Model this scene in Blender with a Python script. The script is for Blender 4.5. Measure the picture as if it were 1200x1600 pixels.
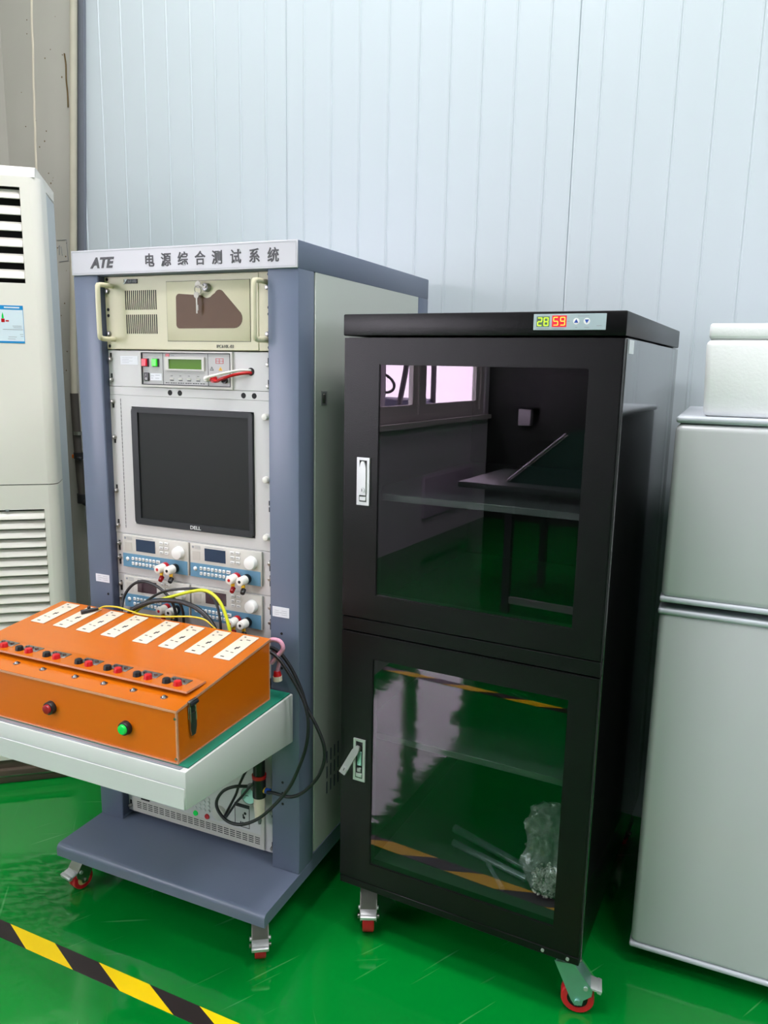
import bpy, bmesh, math, random
from mathutils import Vector, Matrix, noise

random.seed(7)
for o in list(bpy.data.objects):
    bpy.data.objects.remove(o)
SC = bpy.context.scene
COL = SC.collection

# ------------------------------------------------------------------ camera
def make_camera():
    yaw, pitch, roll, f = -0.41093, -0.18599, 0.01942, 1211.46
    cy, sy, cp, sp = math.cos(yaw), math.sin(yaw), math.cos(pitch), math.sin(pitch)
    fwd = Vector((sy * cp, cy * cp, sp)); right = Vector((cy, -sy, 0)); up = right.cross(fwd)
    r = right * math.cos(roll) + up * math.sin(roll)
    u = -right * math.sin(roll) + up * math.cos(roll)
    cam = bpy.data.cameras.new('camera'); ob = bpy.data.objects.new('camera', cam); COL.objects.link(ob)
    m = Matrix.Identity(4)
    for i in range(3):
        m[i][0], m[i][1], m[i][2] = r[i], u[i], -fwd[i]
    m.translation = (1.5715, -1.5738, 1.4538)
    ob.matrix_world = m
    cam.sensor_fit = 'VERTICAL'; cam.sensor_height = 36.0; cam.lens = f / 1600 * 36.0
    cam.clip_start = 0.05
    SC.camera = ob
make_camera()

# ------------------------------------------------------------------ light and exposure
w = bpy.data.worlds.new('world'); SC.world = w; w.use_nodes = True
bg = w.node_tree.nodes['Background']
bg.inputs[0].default_value = (1.0, 0.94, 1.0, 1); bg.inputs[1].default_value = 15.0
SC.view_settings.view_transform = 'Standard'; SC.view_settings.look = 'None'
SC.view_settings.gamma = 1.0; SC.view_settings.use_curve_mapping = False
SC.view_settings.exposure = 0.12
CEIL = 4.6
LAMPS = [(0.5, -0.25, 46, 'above the rack'), (0.45, -1.6, 54, 'in front of the rack, added to brighten the fronts'), (2.9, -0.6, 52, 'above the refrigerator'), (3.3, -3.3, 38, 'near the dark rear wall, added to brighten the rack side')]  # all unseen; front and rear-wall lamps added to brighten fronts and right sides
SC.cycles.max_bounces = 10
SC.cycles.transparent_max_bounces = 16
SC.cycles.use_denoising = True
SC.cycles.sample_clamp_indirect = 6.0

# ------------------------------------------------------------------ materials
def lin(c):
    return tuple(((v / 255) / 12.92 if v / 255 <= 0.04045 else ((v / 255 + 0.055) / 1.055) ** 2.4) for v in c) + (1,)
MATS = {}
def mat(name, rgb, rough=0.5, metal=0.0, var=0.06, scale=6.0, bump=0.0, bscale=60.0, spec=0.5, coat=0.0, emit=0.0, rvar=0.0, trans=0.0):
    if name in MATS: return MATS[name]
    m = bpy.data.materials.new(name); m.use_nodes = True; nt = m.node_tree; N = nt.nodes; L = nt.links
    b = N['Principled BSDF']
    c = lin(rgb)
    tc = N.new('ShaderNodeTexCoord')
    nz = N.new('ShaderNodeTexNoise'); nz.inputs['Scale'].default_value = scale; nz.inputs['Detail'].default_value = 5
    L.new(tc.outputs['Object'], nz.inputs['Vector'])
    mx = N.new('ShaderNodeMix'); mx.data_type = 'RGBA'
    mx.inputs['A'].default_value = tuple(v * (1 - var) for v in c[:3]) + (1,)
    mx.inputs['B'].default_value = tuple(min(1, v * (1 + var)) for v in c[:3]) + (1,)
    L.new(nz.outputs['Fac'], mx.inputs['Factor']); L.new(mx.outputs['Result'], b.inputs['Base Color'])
    b.inputs['Roughness'].default_value = rough; b.inputs['Metallic'].default_value = metal
    b.inputs['Specular IOR Level'].default_value = spec; b.inputs['Coat Weight'].default_value = coat
    b.inputs['Transmission Weight'].default_value = trans
    if emit:
        b.inputs['Emission Color'].default_value = c; b.inputs['Emission Strength'].default_value = emit
    if rvar:
        mr = N.new('ShaderNodeMapRange'); mr.inputs['To Min'].default_value = rough - rvar; mr.inputs['To Max'].default_value = rough + rvar
        L.new(nz.outputs['Fac'], mr.inputs['Value']); L.new(mr.outputs['Result'], b.inputs['Roughness'])
    if bump:
        n2 = N.new('ShaderNodeTexNoise'); n2.inputs['Scale'].default_value = bscale; n2.inputs['Detail'].default_value = 4
        L.new(tc.outputs['Object'], n2.inputs['Vector'])
        bp = N.new('ShaderNodeBump'); bp.inputs['Strength'].default_value = bump; bp.inputs['Distance'].default_value = 0.002
        L.new(n2.outputs['Fac'], bp.inputs['Height']); L.new(bp.outputs['Normal'], b.inputs['Normal'])
    MATS[name] = m
    return m

def glass_mat(name, tint, ior=1.5, rough=0.0, solid=None, refl=(1, 1, 1)):
    """thin pane: tinted see-through plus a fresnel reflection"""
    m = bpy.data.materials.new(name); m.use_nodes = True; nt = m.node_tree; N = nt.nodes; L = nt.links
    N.remove(N['Principled BSDF']); out = N['Material Output']
    tr = N.new('ShaderNodeBsdfTransparent'); tr.inputs[0].default_value = lin(tint)
    gl = N.new('ShaderNodeBsdfGlossy'); gl.inputs['Roughness'].default_value = rough; gl.inputs[0].default_value = tuple(refl) + (1,)
    fr = N.new('ShaderNodeFresnel'); fr.inputs[0].default_value = ior
    mx = N.new('ShaderNodeMixShader')
    geo = N.new('ShaderNodeNewGeometry'); inv = N.new('ShaderNodeMath'); inv.operation = 'SUBTRACT'; inv.inputs[0].default_value = 1.0
    L.new(geo.outputs['Backfacing'], inv.inputs[1])
    mul = N.new('ShaderNodeMath'); mul.operation = 'MULTIPLY'; L.new(fr.outputs[0], mul.inputs[0]); L.new(inv.outputs[0], mul.inputs[1])
    L.new(mul.outputs[0], mx.inputs[0]); L.new(gl.outputs[0], mx.inputs[2])
    if solid:
        df = N.new('ShaderNodeBsdfDiffuse'); df.inputs[0].default_value = lin(solid[0])
        m2 = N.new('ShaderNodeMixShader'); m2.inputs[0].default_value = solid[1]
        L.new(tr.outputs[0], m2.inputs[1]); L.new(df.outputs[0], m2.inputs[2]); L.new(m2.outputs[0], mx.inputs[1])
    else:
        L.new(tr.outputs[0], mx.inputs[1])
    L.new(mx.outputs[0], out.inputs[0])
    MATS[name] = m
    return m

def floor_mat():
    m = bpy.data.materials.new('green_epoxy'); m.use_nodes = True; nt = m.node_tree; N = nt.nodes; L = nt.links
    b = N['Principled BSDF']; tc = N.new('ShaderNodeTexCoord')
    nz = N.new('ShaderNodeTexNoise'); nz.inputs['Scale'].default_value = 1.7; nz.inputs['Detail'].default_value = 6
    L.new(tc.outputs['Object'], nz.inputs['Vector'])
    mx = N.new('ShaderNodeMix'); mx.data_type = 'RGBA'
    mx.inputs['A'].default_value = lin((0, 112, 36)); mx.inputs['B'].default_value = lin((2, 132, 44))
    L.new(nz.outputs['Fac'], mx.inputs['Factor'])
    # pale scuffs: thin stretched streaks broken up by a second noise
    last = mx.outputs['Result']
    for ang, sc, th in ((0.9, (2.2, 55, 1), 0.70), (-0.5, (2.5, 50, 1), 0.705), (2.1, (3, 70, 1), 0.70)):
        rt = N.new('ShaderNodeMapping'); rt.inputs['Rotation'].default_value = (0, 0, ang); L.new(tc.outputs['Object'], rt.inputs['Vector'])
        mp = N.new('ShaderNodeMapping'); mp.inputs['Scale'].default_value = sc; L.new(rt.outputs[0], mp.inputs['Vector'])
        n1 = N.new('ShaderNodeTexNoise'); n1.inputs['Scale'].default_value = 1.0; n1.inputs['Detail'].default_value = 1.5; n1.inputs['Distortion'].default_value = 0.15
        L.new(mp.outputs[0], n1.inputs['Vector'])
        mr = N.new('ShaderNodeMapRange'); mr.inputs['From Min'].default_value = th; mr.inputs['From Max'].default_value = th + 0.05; mr.inputs['To Max'].default_value = 0.24
        L.new(n1.outputs['Fac'], mr.inputs['Value'])
        m2 = N.new('ShaderNodeMix'); m2.data_type = 'RGBA'; m2.inputs['B'].default_value = lin((120, 190, 130))
        L.new(mr.outputs[0], m2.inputs['Factor']); L.new(last, m2.inputs['A']); last = m2.outputs['Result']
    L.new(last, b.inputs['Base Color'])
    b.inputs['Roughness'].default_value = 0.06; b.inputs['Specular IOR Level'].default_value = 0.8
    wv = N.new('ShaderNodeTexNoise'); wv.inputs['Scale'].default_value = 9; wv.inputs['Detail'].default_value = 2.5
    mp = N.new('ShaderNodeMapping'); mp.inputs['Scale'].default_value = (0.7, 1.6, 1); mp.inputs['Rotation'].default_value = (0, 0, 0.5)
    L.new(tc.outputs['Object'], mp.inputs['Vector']); L.new(mp.outputs[0], wv.inputs['Vector'])
    bp = N.new('ShaderNodeBump'); bp.inputs['Strength'].default_value = 0.10; bp.inputs['Distance'].default_value = 0.01
    L.new(wv.outputs['Fac'], bp.inputs['Height']); L.new(bp.outputs['Normal'], b.inputs['Normal'])
    return m

def stripe_mat():
    m = bpy.data.materials.new('hazard_stripes'); m.use_nodes = True; nt = m.node_tree; N = nt.nodes; L = nt.links
    b = N['Principled BSDF']; tc = N.new('ShaderNodeTexCoord'); sp = N.new('ShaderNodeSeparateXYZ')
    L.new(tc.outputs['Object'], sp.inputs[0])
    a = N.new('ShaderNodeMath'); a.operation = 'MULTIPLY_ADD'; a.inputs[1].default_value = 2.4   # x shift per y across the tape
    L.new(sp.outputs['Y'], a.inputs[0]); L.new(sp.outputs['X'], a.inputs[2])
    d = N.new('ShaderNodeMath'); d.operation = 'DIVIDE'; d.inputs[1].default_value = 0.305
    sh = N.new('ShaderNodeMath'); sh.operation = 'SUBTRACT'; sh.inputs[1].default_value = 0.032; L.new(a.outputs[0], sh.inputs[0]); L.new(sh.outputs[0], d.inputs[0])
    f = N.new('ShaderNodeMath'); f.operation = 'FRACT'; L.new(d.outputs[0], f.inputs[0])
    g = N.new('ShaderNodeMath'); g.operation = 'GREATER_THAN'; g.inputs[1].default_value = 0.52; L.new(f.outputs[0], g.inputs[0])
    mx = N.new('ShaderNodeMix'); mx.data_type = 'RGBA'
    mx.inputs['A'].default_value = lin((250, 212, 0)); mx.inputs['B'].default_value = lin((44, 36, 36))
    L.new(g.outputs[0], mx.inputs['Factor']); L.new(mx.outputs['Result'], b.inputs['Base Color'])
    b.inputs['Roughness'].default_value = 0.35
    return m

M = dict(
    wall=mat('wall_panel_paint', (193, 204, 209), 0.32, var=0.02, scale=1.2, bump=0.02, bscale=3),
    groove=mat('wall_dark_trim', (112, 118, 128), 0.5),  # grey of the wall's edge strip and of the backing behind the panels
    column=mat('column_paint', (166, 165, 156), 0.6, var=0.12, scale=2.5, bump=0.15, bscale=9),
    sealant=mat('sealant', (196, 190, 172), 0.7, var=0.2, scale=14),
    rust=mat('rust', (96, 80, 48), 0.9, var=0.4, scale=40),
    plaster=mat('grey_plaster', (226, 227, 230), 0.8, var=0.05),
    rear=mat('dark_partition', (42, 50, 44), 0.7, var=0.15),
    ceiling=mat('ceiling_paint', (214, 216, 216), 0.9),
    white=mat('white_plastic', (228, 228, 220), 0.35, var=0.02),
    acwhite=mat('air_conditioner_shell', (234, 231, 221), 0.28, var=0.02),
    acside=mat('air_conditioner_side', (196, 203, 206), 0.35, var=0.03),
    brown=mat('dark_plinth', (84, 72, 60), 0.5, var=0.1),
    slate=mat('slate_paint', (101, 111, 131), 0.32, var=0.05, spec=0.35, scale=5, bump=0.05, bscale=220),
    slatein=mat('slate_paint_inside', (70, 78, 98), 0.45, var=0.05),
    side=mat('pale_grey_green_paint', (200, 206, 197), 0.15, var=0.02),
    panel=mat('panel_enamel', (200, 200, 199), 0.4, var=0.02, bump=0.03, bscale=120),
    sign=mat('sign_plate', (190, 190, 196), 0.3, var=0.01),
    ink=mat('sign_ink', (62, 62, 66), 0.5),
    beige=mat('beige_enamel', (202, 197, 166), 0.4, var=0.03, bump=0.04, bscale=140),
    beigedk=mat('beige_handle', (212, 206, 176), 0.35, var=0.03),
    dark=mat('dark_void', (14, 15, 16), 0.7),
    bezel=mat('charcoal_plastic', (36, 39, 42), 0.42, var=0.05, spec=0.35),
    screen=mat('screen_off', (30, 33, 32), 0.5, var=0.04, scale=2, spec=0.22),
    bluescreen=mat('dark_blue_display', (38, 56, 82), 0.22, var=0.12, scale=30),
    redscreen=mat('dark_maroon_display', (62, 46, 56), 0.22, var=0.12, scale=30),
    brownpl=mat('smoked_brown_window', (92, 68, 48), 0.35, var=0.12, scale=14, spec=0.15),
    chrome=mat('chrome', (150, 150, 150), 0.28, 1.0, var=0.05),
    steel=mat('zinc_steel', (160, 158, 152), 0.34, 1.0, var=0.12, scale=30),
    keymetal=mat('key_metal', (150, 148, 138), 0.45, 0.35, var=0.1),
    satin=mat('satin_zinc', (206, 208, 208), 0.42, 0.7, var=0.06, scale=30),
    lightgrey=mat('instrument_grey', (196, 195, 187), 0.4, var=0.02),
    facegrey=mat('tester_face', (176, 176, 174), 0.42, var=0.03),
    band=mat('blue_band', (92, 142, 172), 0.4, var=0.05),
    key=mat('white_key', (232, 234, 232), 0.4, var=0.02),
    keymark=mat('key_print', (120, 126, 130), 0.5),
    paleprint=mat('pale_print', (188, 186, 178), 0.5, var=0.06, scale=80),
    red=mat('red_plastic', (190, 18, 24), 0.3, var=0.05),
    litred=mat('lit_red', (226, 40, 60), 0.3, emit=0.25),
    litgreen=mat('lit_green', (60, 222, 50), 0.3, emit=0.4),
    btngreen=mat('green_button', (0, 190, 70), 0.25, emit=0.25),
    btnred=mat('dark_red_button', (150, 16, 28), 0.25),
    lcd=mat('lcd_green', (78, 122, 14), 0.4, var=0.05, emit=0.04, spec=0.2),
    black=mat('black_plastic', (22, 22, 24), 0.35, var=0.1),
    rubber=mat('black_rubber', (26, 27, 30), 0.42, var=0.1),
    yellow=mat('yellow_plastic', (226, 178, 20), 0.4, var=0.05),
    yg=mat('yellow_green_insulation', (198, 206, 30), 0.35, var=0.1),
    yw=mat('yellow_wire', (212, 190, 50), 0.4),
    pink=mat('pink_braid', (206, 146, 168), 0.6, var=0.3, scale=160),
    orange=mat('orange_panel', (212, 104, 4), 0.3, var=0.03),
    orangetop=mat('orange_acrylic', (192, 100, 10), 0.22, var=0.02),
    orangeedge=mat('acrylic_edge', (206, 146, 112), 0.3, var=0.1, scale=30),
    socket=mat('ivory_socket', (222, 210, 190), 0.35, var=0.02),
    mat=mat('green_bench_mat', (16, 122, 96), 0.5, var=0.06),
    drawer=mat('drawer_enamel', (204, 207, 203), 0.3, var=0.02),
    cab=mat('black_powder_coat', (12, 11, 13), 0.34, var=0.12, scale=20, bump=0.2, bscale=420, spec=0.28),
    cabside=mat('black_gloss_side', (18, 18, 18), 0.13, var=0.1, spec=1.0, coat=0.6),
    cabin=mat('black_interior', (16, 18, 18), 0.6),
    cabshelf=mat('grey_shelf', (64, 68, 70), 0.35, var=0.08),
    disp=mat('display_sticker', (166, 184, 188), 0.4, var=0.02),
    segbg_g=mat('seg_back_green', (92, 110, 84), 0.4),
    segbg_r=mat('seg_back_red', (200, 16, 40), 0.4, emit=0.5),
    seg_g=mat('seg_green', (190, 255, 40), 0.4, emit=0.9),
    seg_r=mat('seg_yellow_red', (255, 196, 70), 0.4, emit=0.9),
    blue=mat('blue_print', (20, 70, 160), 0.5),
    fridge=mat('silver_fridge', (196, 199, 200), 0.24, 0.0, var=0.02, scale=2),
    fridgetrim=mat('fridge_trim', (190, 196, 202), 0.35, var=0.02),
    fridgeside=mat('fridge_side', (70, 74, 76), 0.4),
    foam=mat('white_foam', (246, 248, 248), 0.85, var=0.02, scale=60, bump=0.2, bscale=160),
    redwheel=mat('red_polyurethane', (196, 28, 40), 0.35, var=0.08),
    cream=mat('cream_hub', (214, 190, 130), 0.4),
    zincgrey=mat('zinc_strip', (140, 148, 156), 0.35, 0.3),
    zincblue=mat('blue_zinc', (150, 196, 186), 0.3, 0.75, var=0.12, scale=25),
    stickerblue=mat('sticker_blue', (20, 140, 205), 0.4),
    stickerpale=mat('sticker_pale', (216, 232, 240), 0.4),
    paper=mat('paper_label', (226, 228, 234), 0.5, var=0.02),
    grime=mat('grey_print', (150, 154, 160), 0.6),
    pipe=mat('conduit', (172, 168, 150), 0.5, var=0.15, scale=12),
    pipedark=mat('dark_hose', (62, 58, 52), 0.55, var=0.2, scale=14),
    lamp=mat('lamp_diffuser', (250, 250, 255), 0.4, emit=6.0),
    lilac=mat('lilac_board', (214, 200, 220), 0.5),
    woodgrey=mat('bench_laminate', (70, 84, 78), 0.35),
    netgreen=mat('green_cloth', (30, 76, 58), 0.8, var=0.3, scale=30),
    outside=mat('pale_outside_wall', (226, 212, 220), 0.8),
    pave=mat('concrete_yard', (160, 158, 156), 0.9),
    forklift=mat('forklift_body', (48, 54, 74), 0.4),
    bead=mat('desiccant_bead', (232, 226, 214), 0.5, var=0.3, scale=50),
)
M['floor'] = floor_mat()
M['stripe'] = stripe_mat()
M['doorglass'] = glass_mat('smoked_door_glass', (238, 242, 240), 1.82, refl=(1.0, 0.80, 0.98))
M['pane'] = glass_mat('window_glass', (245, 245, 248), 1.35)
M['bag'] = glass_mat('clear_film', (236, 238, 240), 1.7, 0.10, ((244, 246, 248), 0.17))
M['tubeplastic'] = glass_mat('clear_tube', (190, 200, 205), 1.7, 0.08, ((190, 205, 215), 0.22))

# ------------------------------------------------------------------ building helpers
class MB:
    def __init__(s): s.bm = bmesh.new()
    def box(s, a, b, bev=0.0, seg=2, mtx=None):
        r = bmesh.ops.create_cube(s.bm, size=1.0)
        vs = r['verts']
        for v in vs:
            v.co = Vector(((a[i] + b[i]) / 2 + v.co[i] * abs(b[i] - a[i]) for i in range(3)))
        if bev > 0:
            es = list({e for v in vs for e in v.link_edges})
            n0 = set(s.bm.verts)
            r2 = bmesh.ops.bevel(s.bm, geom=es, offset=bev, segments=seg, affect='EDGES', profile=0.5)
            vs = list({v for f in r2['faces'] for v in f.verts} | {v for v in vs if v.is_valid})
        if mtx is not None:
            for v in vs: v.co = mtx @ v.co
        return s
    def cyl(s, p0, p1, r0, r1=None, n=20, bev=0.0):
        p0, p1 = Vector(p0), Vector(p1); r1 = r0 if r1 is None else r1
        d = (p1 - p0).normalized(); q = Vector((0, 0, 1)).rotation_difference(d).to_matrix()
        rings = [(p0, r0), (p1, r1)]
        if bev > 0:
            rings = [(p0, r0), (p1 - d * bev, r1), (p1 - d * bev * .3, r1 - bev * .3), (p1, r1 - bev)]
        R = []
        for c, r in rings:
            R.append([s.bm.verts.new(c + q @ Vector((math.cos(t) * r, math.sin(t) * r, 0))) for t in (2 * math.pi * i / n for i in range(n))])
        for A, B in zip(R, R[1:]):
            for i in range(n): s.bm.faces.new((A[i], A[(i + 1) % n], B[(i + 1) % n], B[i]))
        s.bm.faces.new(R[0][::-1]); s.bm.faces.new(R[-1])
        return s
    def ring(s, c, axis, ro, ri, h, n=24):
        c = Vector(c); d = Vector(axis).normalized(); q = Vector((0, 0, 1)).rotation_difference(d).to_matrix()
        def rg(r, z): return [s.bm.verts.new(c + q @ Vector((math.cos(2 * math.pi * i / n) * r, math.sin(2 * math.pi * i / n) * r, z))) for i in range(n)]
        R = [rg(ro, 0), rg(ro, h), rg(ri, h), rg(ri, 0)]
        for k in range(4):
            A, B = R[k], R[(k + 1) % 4]
            for i in range(n): s.bm.faces.new((A[i], A[(i + 1) % n], B[(i + 1) % n], B[i]))
        return s
    def tube(s, pts, r, n=10, sub=6, closed=False):
        P = [Vector(p) for p in pts]; Q = []
        if closed: ext = [P[-1]] + P + [P[0], P[1]]
        else: ext = [P[0] * 2 - P[1]] + P + [P[-1] * 2 - P[-2]]
        for i in range(1, len(ext) - 2):
            p0, p1, p2, p3 = ext[i - 1], ext[i], ext[i + 1], ext[i + 2]
            for k in range(sub):
                t = k / sub
                Q.append(0.5 * ((2 * p1) + (p2 - p0) * t + (2 * p0 - 5 * p1 + 4 * p2 - p3) * t * t + (3 * p1 - p0 - 3 * p2 + p3) * t ** 3))
        if not closed: Q.append(P[-1])
        up = Vector((0.13, 0.21, 0.97)); R = []
        m = len(Q)
        for i, c in enumerate(Q):
            d = ((Q[(i + 1) % m] - Q[i - 1]) if closed else (Q[min(i + 1, m - 1)] - Q[max(i - 1, 0)])).normalized()
            x = up - d * up.dot(d)
            x = x.normalized() if x.length > 1e-4 else d.orthogonal().normalized()
            up = x; y = d.cross(x)
            R.append([s.bm.verts.new(c + (x * math.cos(2 * math.pi * j / n) + y * math.sin(2 * math.pi * j / n)) * r) for j in range(n)])
        pairs = list(zip(R, R[1:])) + ([(R[-1], R[0])] if closed else [])
        for A, B in pairs:
            for j in range(n): s.bm.faces.new((A[j], A[(j + 1) % n], B[(j + 1) % n], B[j]))
        if not closed:
            s.bm.faces.new(R[0][::-1]); s.bm.faces.new(R[-1])
        return s
    def prism(s, poly, axis, t0, t1):
        """poly: 2D points; axis 'x': (y,z), 'y': (x,z), 'z': (x,y)"""
        def P(p, t): return {'x': (t, p[0], p[1]), 'y': (p[0], t, p[1]), 'z': (p[0], p[1], t)}[axis]
        A = [s.bm.verts.new(P(p, t0)) for p in poly]; B = [s.bm.verts.new(P(p, t1)) for p in poly]
        n = len(poly)
        for i in range(n): s.bm.faces.new((A[i], A[(i + 1) % n], B[(i + 1) % n], B[i]))
        s.bm.faces.new(A[::-1]); s.bm.faces.new(B)
        return s
    def frame(s, x0, x1, z0, z1, hx0, hx1, hz0, hz1, y0, y1):
        """flat plate in xz with a rectangular hole"""
        o = [(x0, z0), (x1, z0), (x1, z1), (x0, z1)]; h = [(hx0, hz0), (hx1, hz0), (hx1, hz1), (hx0, hz1)]
        V = [[s.bm.verts.new((p[0], y, p[1])) for p in q] for y in (y0, y1) for q in (o, h)]
        for i in range(4):
            j = (i + 1) % 4
            s.bm.faces.new((V[0][i], V[0][j], V[1][j], V[1][i]))
            s.bm.faces.new((V[2][i], V[3][i], V[3][j], V[2][j]))
            s.bm.faces.new((V[0][i], V[2][i], V[2][j], V[0][j]))
            s.bm.faces.new((V[1][i], V[1][j], V[3][j], V[3][i]))
        return s
    def sph(s, c, r, sub=2, sc=(1, 1, 1)):
        rr = bmesh.ops.create_icosphere(s.bm, subdivisions=sub, radius=r)
        for v in rr['verts']: v.co = Vector((v.co[i] * sc[i] + c[i] for i in range(3)))
        return s
    def build(s, name, m, parent=None, smooth=True, label=None):
        bmesh.ops.recalc_face_normals(s.bm, faces=s.bm.faces[:])
        org = Vector((0, 0, 0))
        p = parent
        while p is not None:
            if p.name in ORG: org = ORG[p.name]
            p = p.parent
        if org.length: bmesh.ops.translate(s.bm, vec=-org, verts=s.bm.verts[:])
        me = bpy.data.meshes.new(name); s.bm.to_mesh(me); s.bm.free()
        me.materials.append(m if not isinstance(m, str) else M[m])
        if smooth:
            for f in me.polygons: f.use_smooth = True
            me.set_sharp_from_angle(angle=math.radians(38))
        o = bpy.data.objects.new(name, me); COL.objects.link(o)
        if parent is not None: o.parent = parent
        if label: o['label'] = label
        return o
ORG = {}
def thing(name, label, cat, loc=(0, 0, 0), rotz=0.0, group=None, world=True):
    """Empty at the thing's base. world=True: its parts are drawn in world coordinates"""
    o = bpy.data.objects.new(name, None); COL.objects.link(o); o.empty_display_size = 0.05
    o.location = loc; o.rotation_euler = (0, 0, rotz); o['label'] = label; o['category'] = cat
    if group: o['group'] = group
    if world: ORG[o.name] = Vector(loc)
    return o
def tag(o, label, cat, group=None, kind=None):
    o['label'] = label; o['category'] = cat
    if group: o['group'] = group
    if kind: o['kind'] = kind
    return o
def structure(o, label=None):
    o['kind'] = 'structure'
    if label: o['label'] = label
    return o
def copy_tree(o, parent=None):
    c = o.copy(); COL.objects.link(c)
    if parent is not None: c.parent = parent; c.matrix_parent_inverse = o.matrix_parent_inverse
    for ch in list(o.children): copy_tree(ch, c)
    return c
def text(s, name, m, size, p, parent, xdir=(1, 0, 0), updir=(0, 0, 1), shear=0.0, sx=1.0, depth=0.0006, bold=0.0, align='LEFT'):
    """flat lettering turned into a mesh, drawn at p in the thing's own drawing space"""
    cu = bpy.data.curves.new(name, 'FONT'); cu.body = s; cu.size = size; cu.extrude = depth; cu.shear = shear; cu.offset = bold; cu.align_x = align
    cu.resolution_u = 3
    t = bpy.data.objects.new('tmp', cu); COL.objects.link(t)
    dg = bpy.context.evaluated_depsgraph_get()
    me = bpy.data.meshes.new_from_object(t.evaluated_get(dg)); bpy.data.objects.remove(t)
    x = Vector(xdir).normalized(); u = Vector(updir).normalized(); n = x.cross(u)
    org = Vector((0, 0, 0)); q = parent
    while q is not None:
        if q.name in ORG: org = ORG[q.name]
        q = q.parent
    for v in me.vertices:
        v.co = Vector(p) - org + x * v.co.x * sx + u * v.co.y + n * v.co.z
    me.materials.clear(); me.materials.append(M[m])
    me.name = name
    o = bpy.data.objects.new(name, me); COL.objects.link(o); o.parent = parent
    return o

# ================================================================== SETTING
XL, XR, YB, YF = -1.2, 5.2, 0.92, -5.5
structure(MB().box((XL - 4, YF - 0.3, -0.1), (XR, YB + 0.2, 0)).build('floor', 'floor', smooth=False), 'glossy scuffed green epoxy floor')
structure(MB().box((XL - .12, YF, CEIL), (XR, YB + .1, CEIL + .1)).build('ceiling', 'ceiling', smooth=False))

def wall_back():
    root = MB().box((-0.89, YB + .012, 0), (XR, YB + 0.1, CEIL)).build('wall_back', 'groove', smooth=False)
    structure(root, 'pale blue-grey ribbed metal panel wall behind the equipment')
    mesh = None
    per = 0.989; k0 = YB
    prof = [(0.0002, .003), (0.0014, .0), (0.006, -.0008), (0.010, 0.0)]
    for k in range(9):
        x = 0.073 + .0 + 0.1045 * k
        prof += [(x - .0085, 0.0), (x - .006, -.0014), (x - .003, -.0014), (x - .001, .0012), (x + .0022, .0012), (x + .004, 0.0)]
    prof += [(per - .006, -.0008), (per - .0016, 0), (per - .0002, .003)]
    for j in range(-1, 5):
        xo = 0.089 + j * per
        pts = [(xo + a, k0 + b) for a, b in prof]
        lo = max(xo, -0.885)
        pts = [p for p in pts if p[0] >= lo]
        if pts[0][0] > xo + .001: pts = [(lo, k0 + .010), (lo, k0)] + pts
        pts += [(pts[-1][0], k0 + .012), (pts[0][0], k0 + .012)]
        MB().prism(pts, 'z', 0.0, CEIL).build('wall_panel', 'wall', root, smooth=False)
wall_back()
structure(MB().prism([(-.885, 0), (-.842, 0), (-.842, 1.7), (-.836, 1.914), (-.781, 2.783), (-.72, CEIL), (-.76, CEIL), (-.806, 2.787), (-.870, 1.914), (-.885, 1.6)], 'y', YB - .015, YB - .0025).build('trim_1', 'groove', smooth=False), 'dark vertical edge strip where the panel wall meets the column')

# old grey column at the corner; its right edge leans
def column():
    yf, xl = 0.88, XL
    b = MB()
    prof = [(xl, 0), (-.885, 0), (-.885, 1.6), (-.876, 1.911), (-.813, 2.778), (-.76, CEIL), (xl, CEIL)]
    b.prism(prof, 'y', yf, yf + .2)
    b.box((xl, .05, 0), (xl + .012, yf, CEIL))
    c = structure(b.build('wall_corner', 'column', smooth=False), 'old grey painted column in the corner with stains')
    b = MB(); zz = [2.0 + i * .05 for i in range(53)]
    b.tube([(-1.043 + (z - 2.15) * .045 + random.uniform(-.002, .002), yf - .001, z) for z in zz], .0045, 6, 2)
    b.build('sealant_line', 'sealant', c)
    b = MB()
    b.tube([(-.862, yf - .001, 2.60), (-.857, yf - .001, 2.56), (-.859, yf - .001, 2.51), (-.856, yf - .001, 2.46), (-.857, yf - .001, 2.41)], .0032, 6, 4)
    b.build('crack', 'rust', c)
    b = MB()
    rnd = random.Random(3)
    for i in range(46):
        x = rnd.uniform(-1.1, -.865); z = rnd.uniform(1.15, 2.75)
        b.cyl((x, yf - .0006, z), (x, yf + .001, z), rnd.uniform(.0012, .0034), n=7)
    b.build('stain_speck', 'rust', c)['kind'] = 'stuff'
    # pencilled rectangle with the figure 1
    b = MB(); y = yf - .0008
    for p, q in (((-.952, 1.925), (-.903, 1.925)), ((-.903, 1.925), (-.899, 1.845)), ((-.899, 1.845), (-.948, 1.842))):
        b.tube([(p[0], y, p[1]), (q[0], y, q[1])], .0011, 5, 2)
    b.tube([(-.945, y, 1.868), (-.941, y, 1.905)], .0013, 5, 2); b.tube([(-.941, y, 1.905), (-.947, y, 1.897)], .001, 5, 2)
    b.tube([(-.933, y, 1.9), (-.929, y, 1.865)], .0011, 5, 2)
    b.build('pencil_mark', 'keymark', c)
column()

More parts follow.
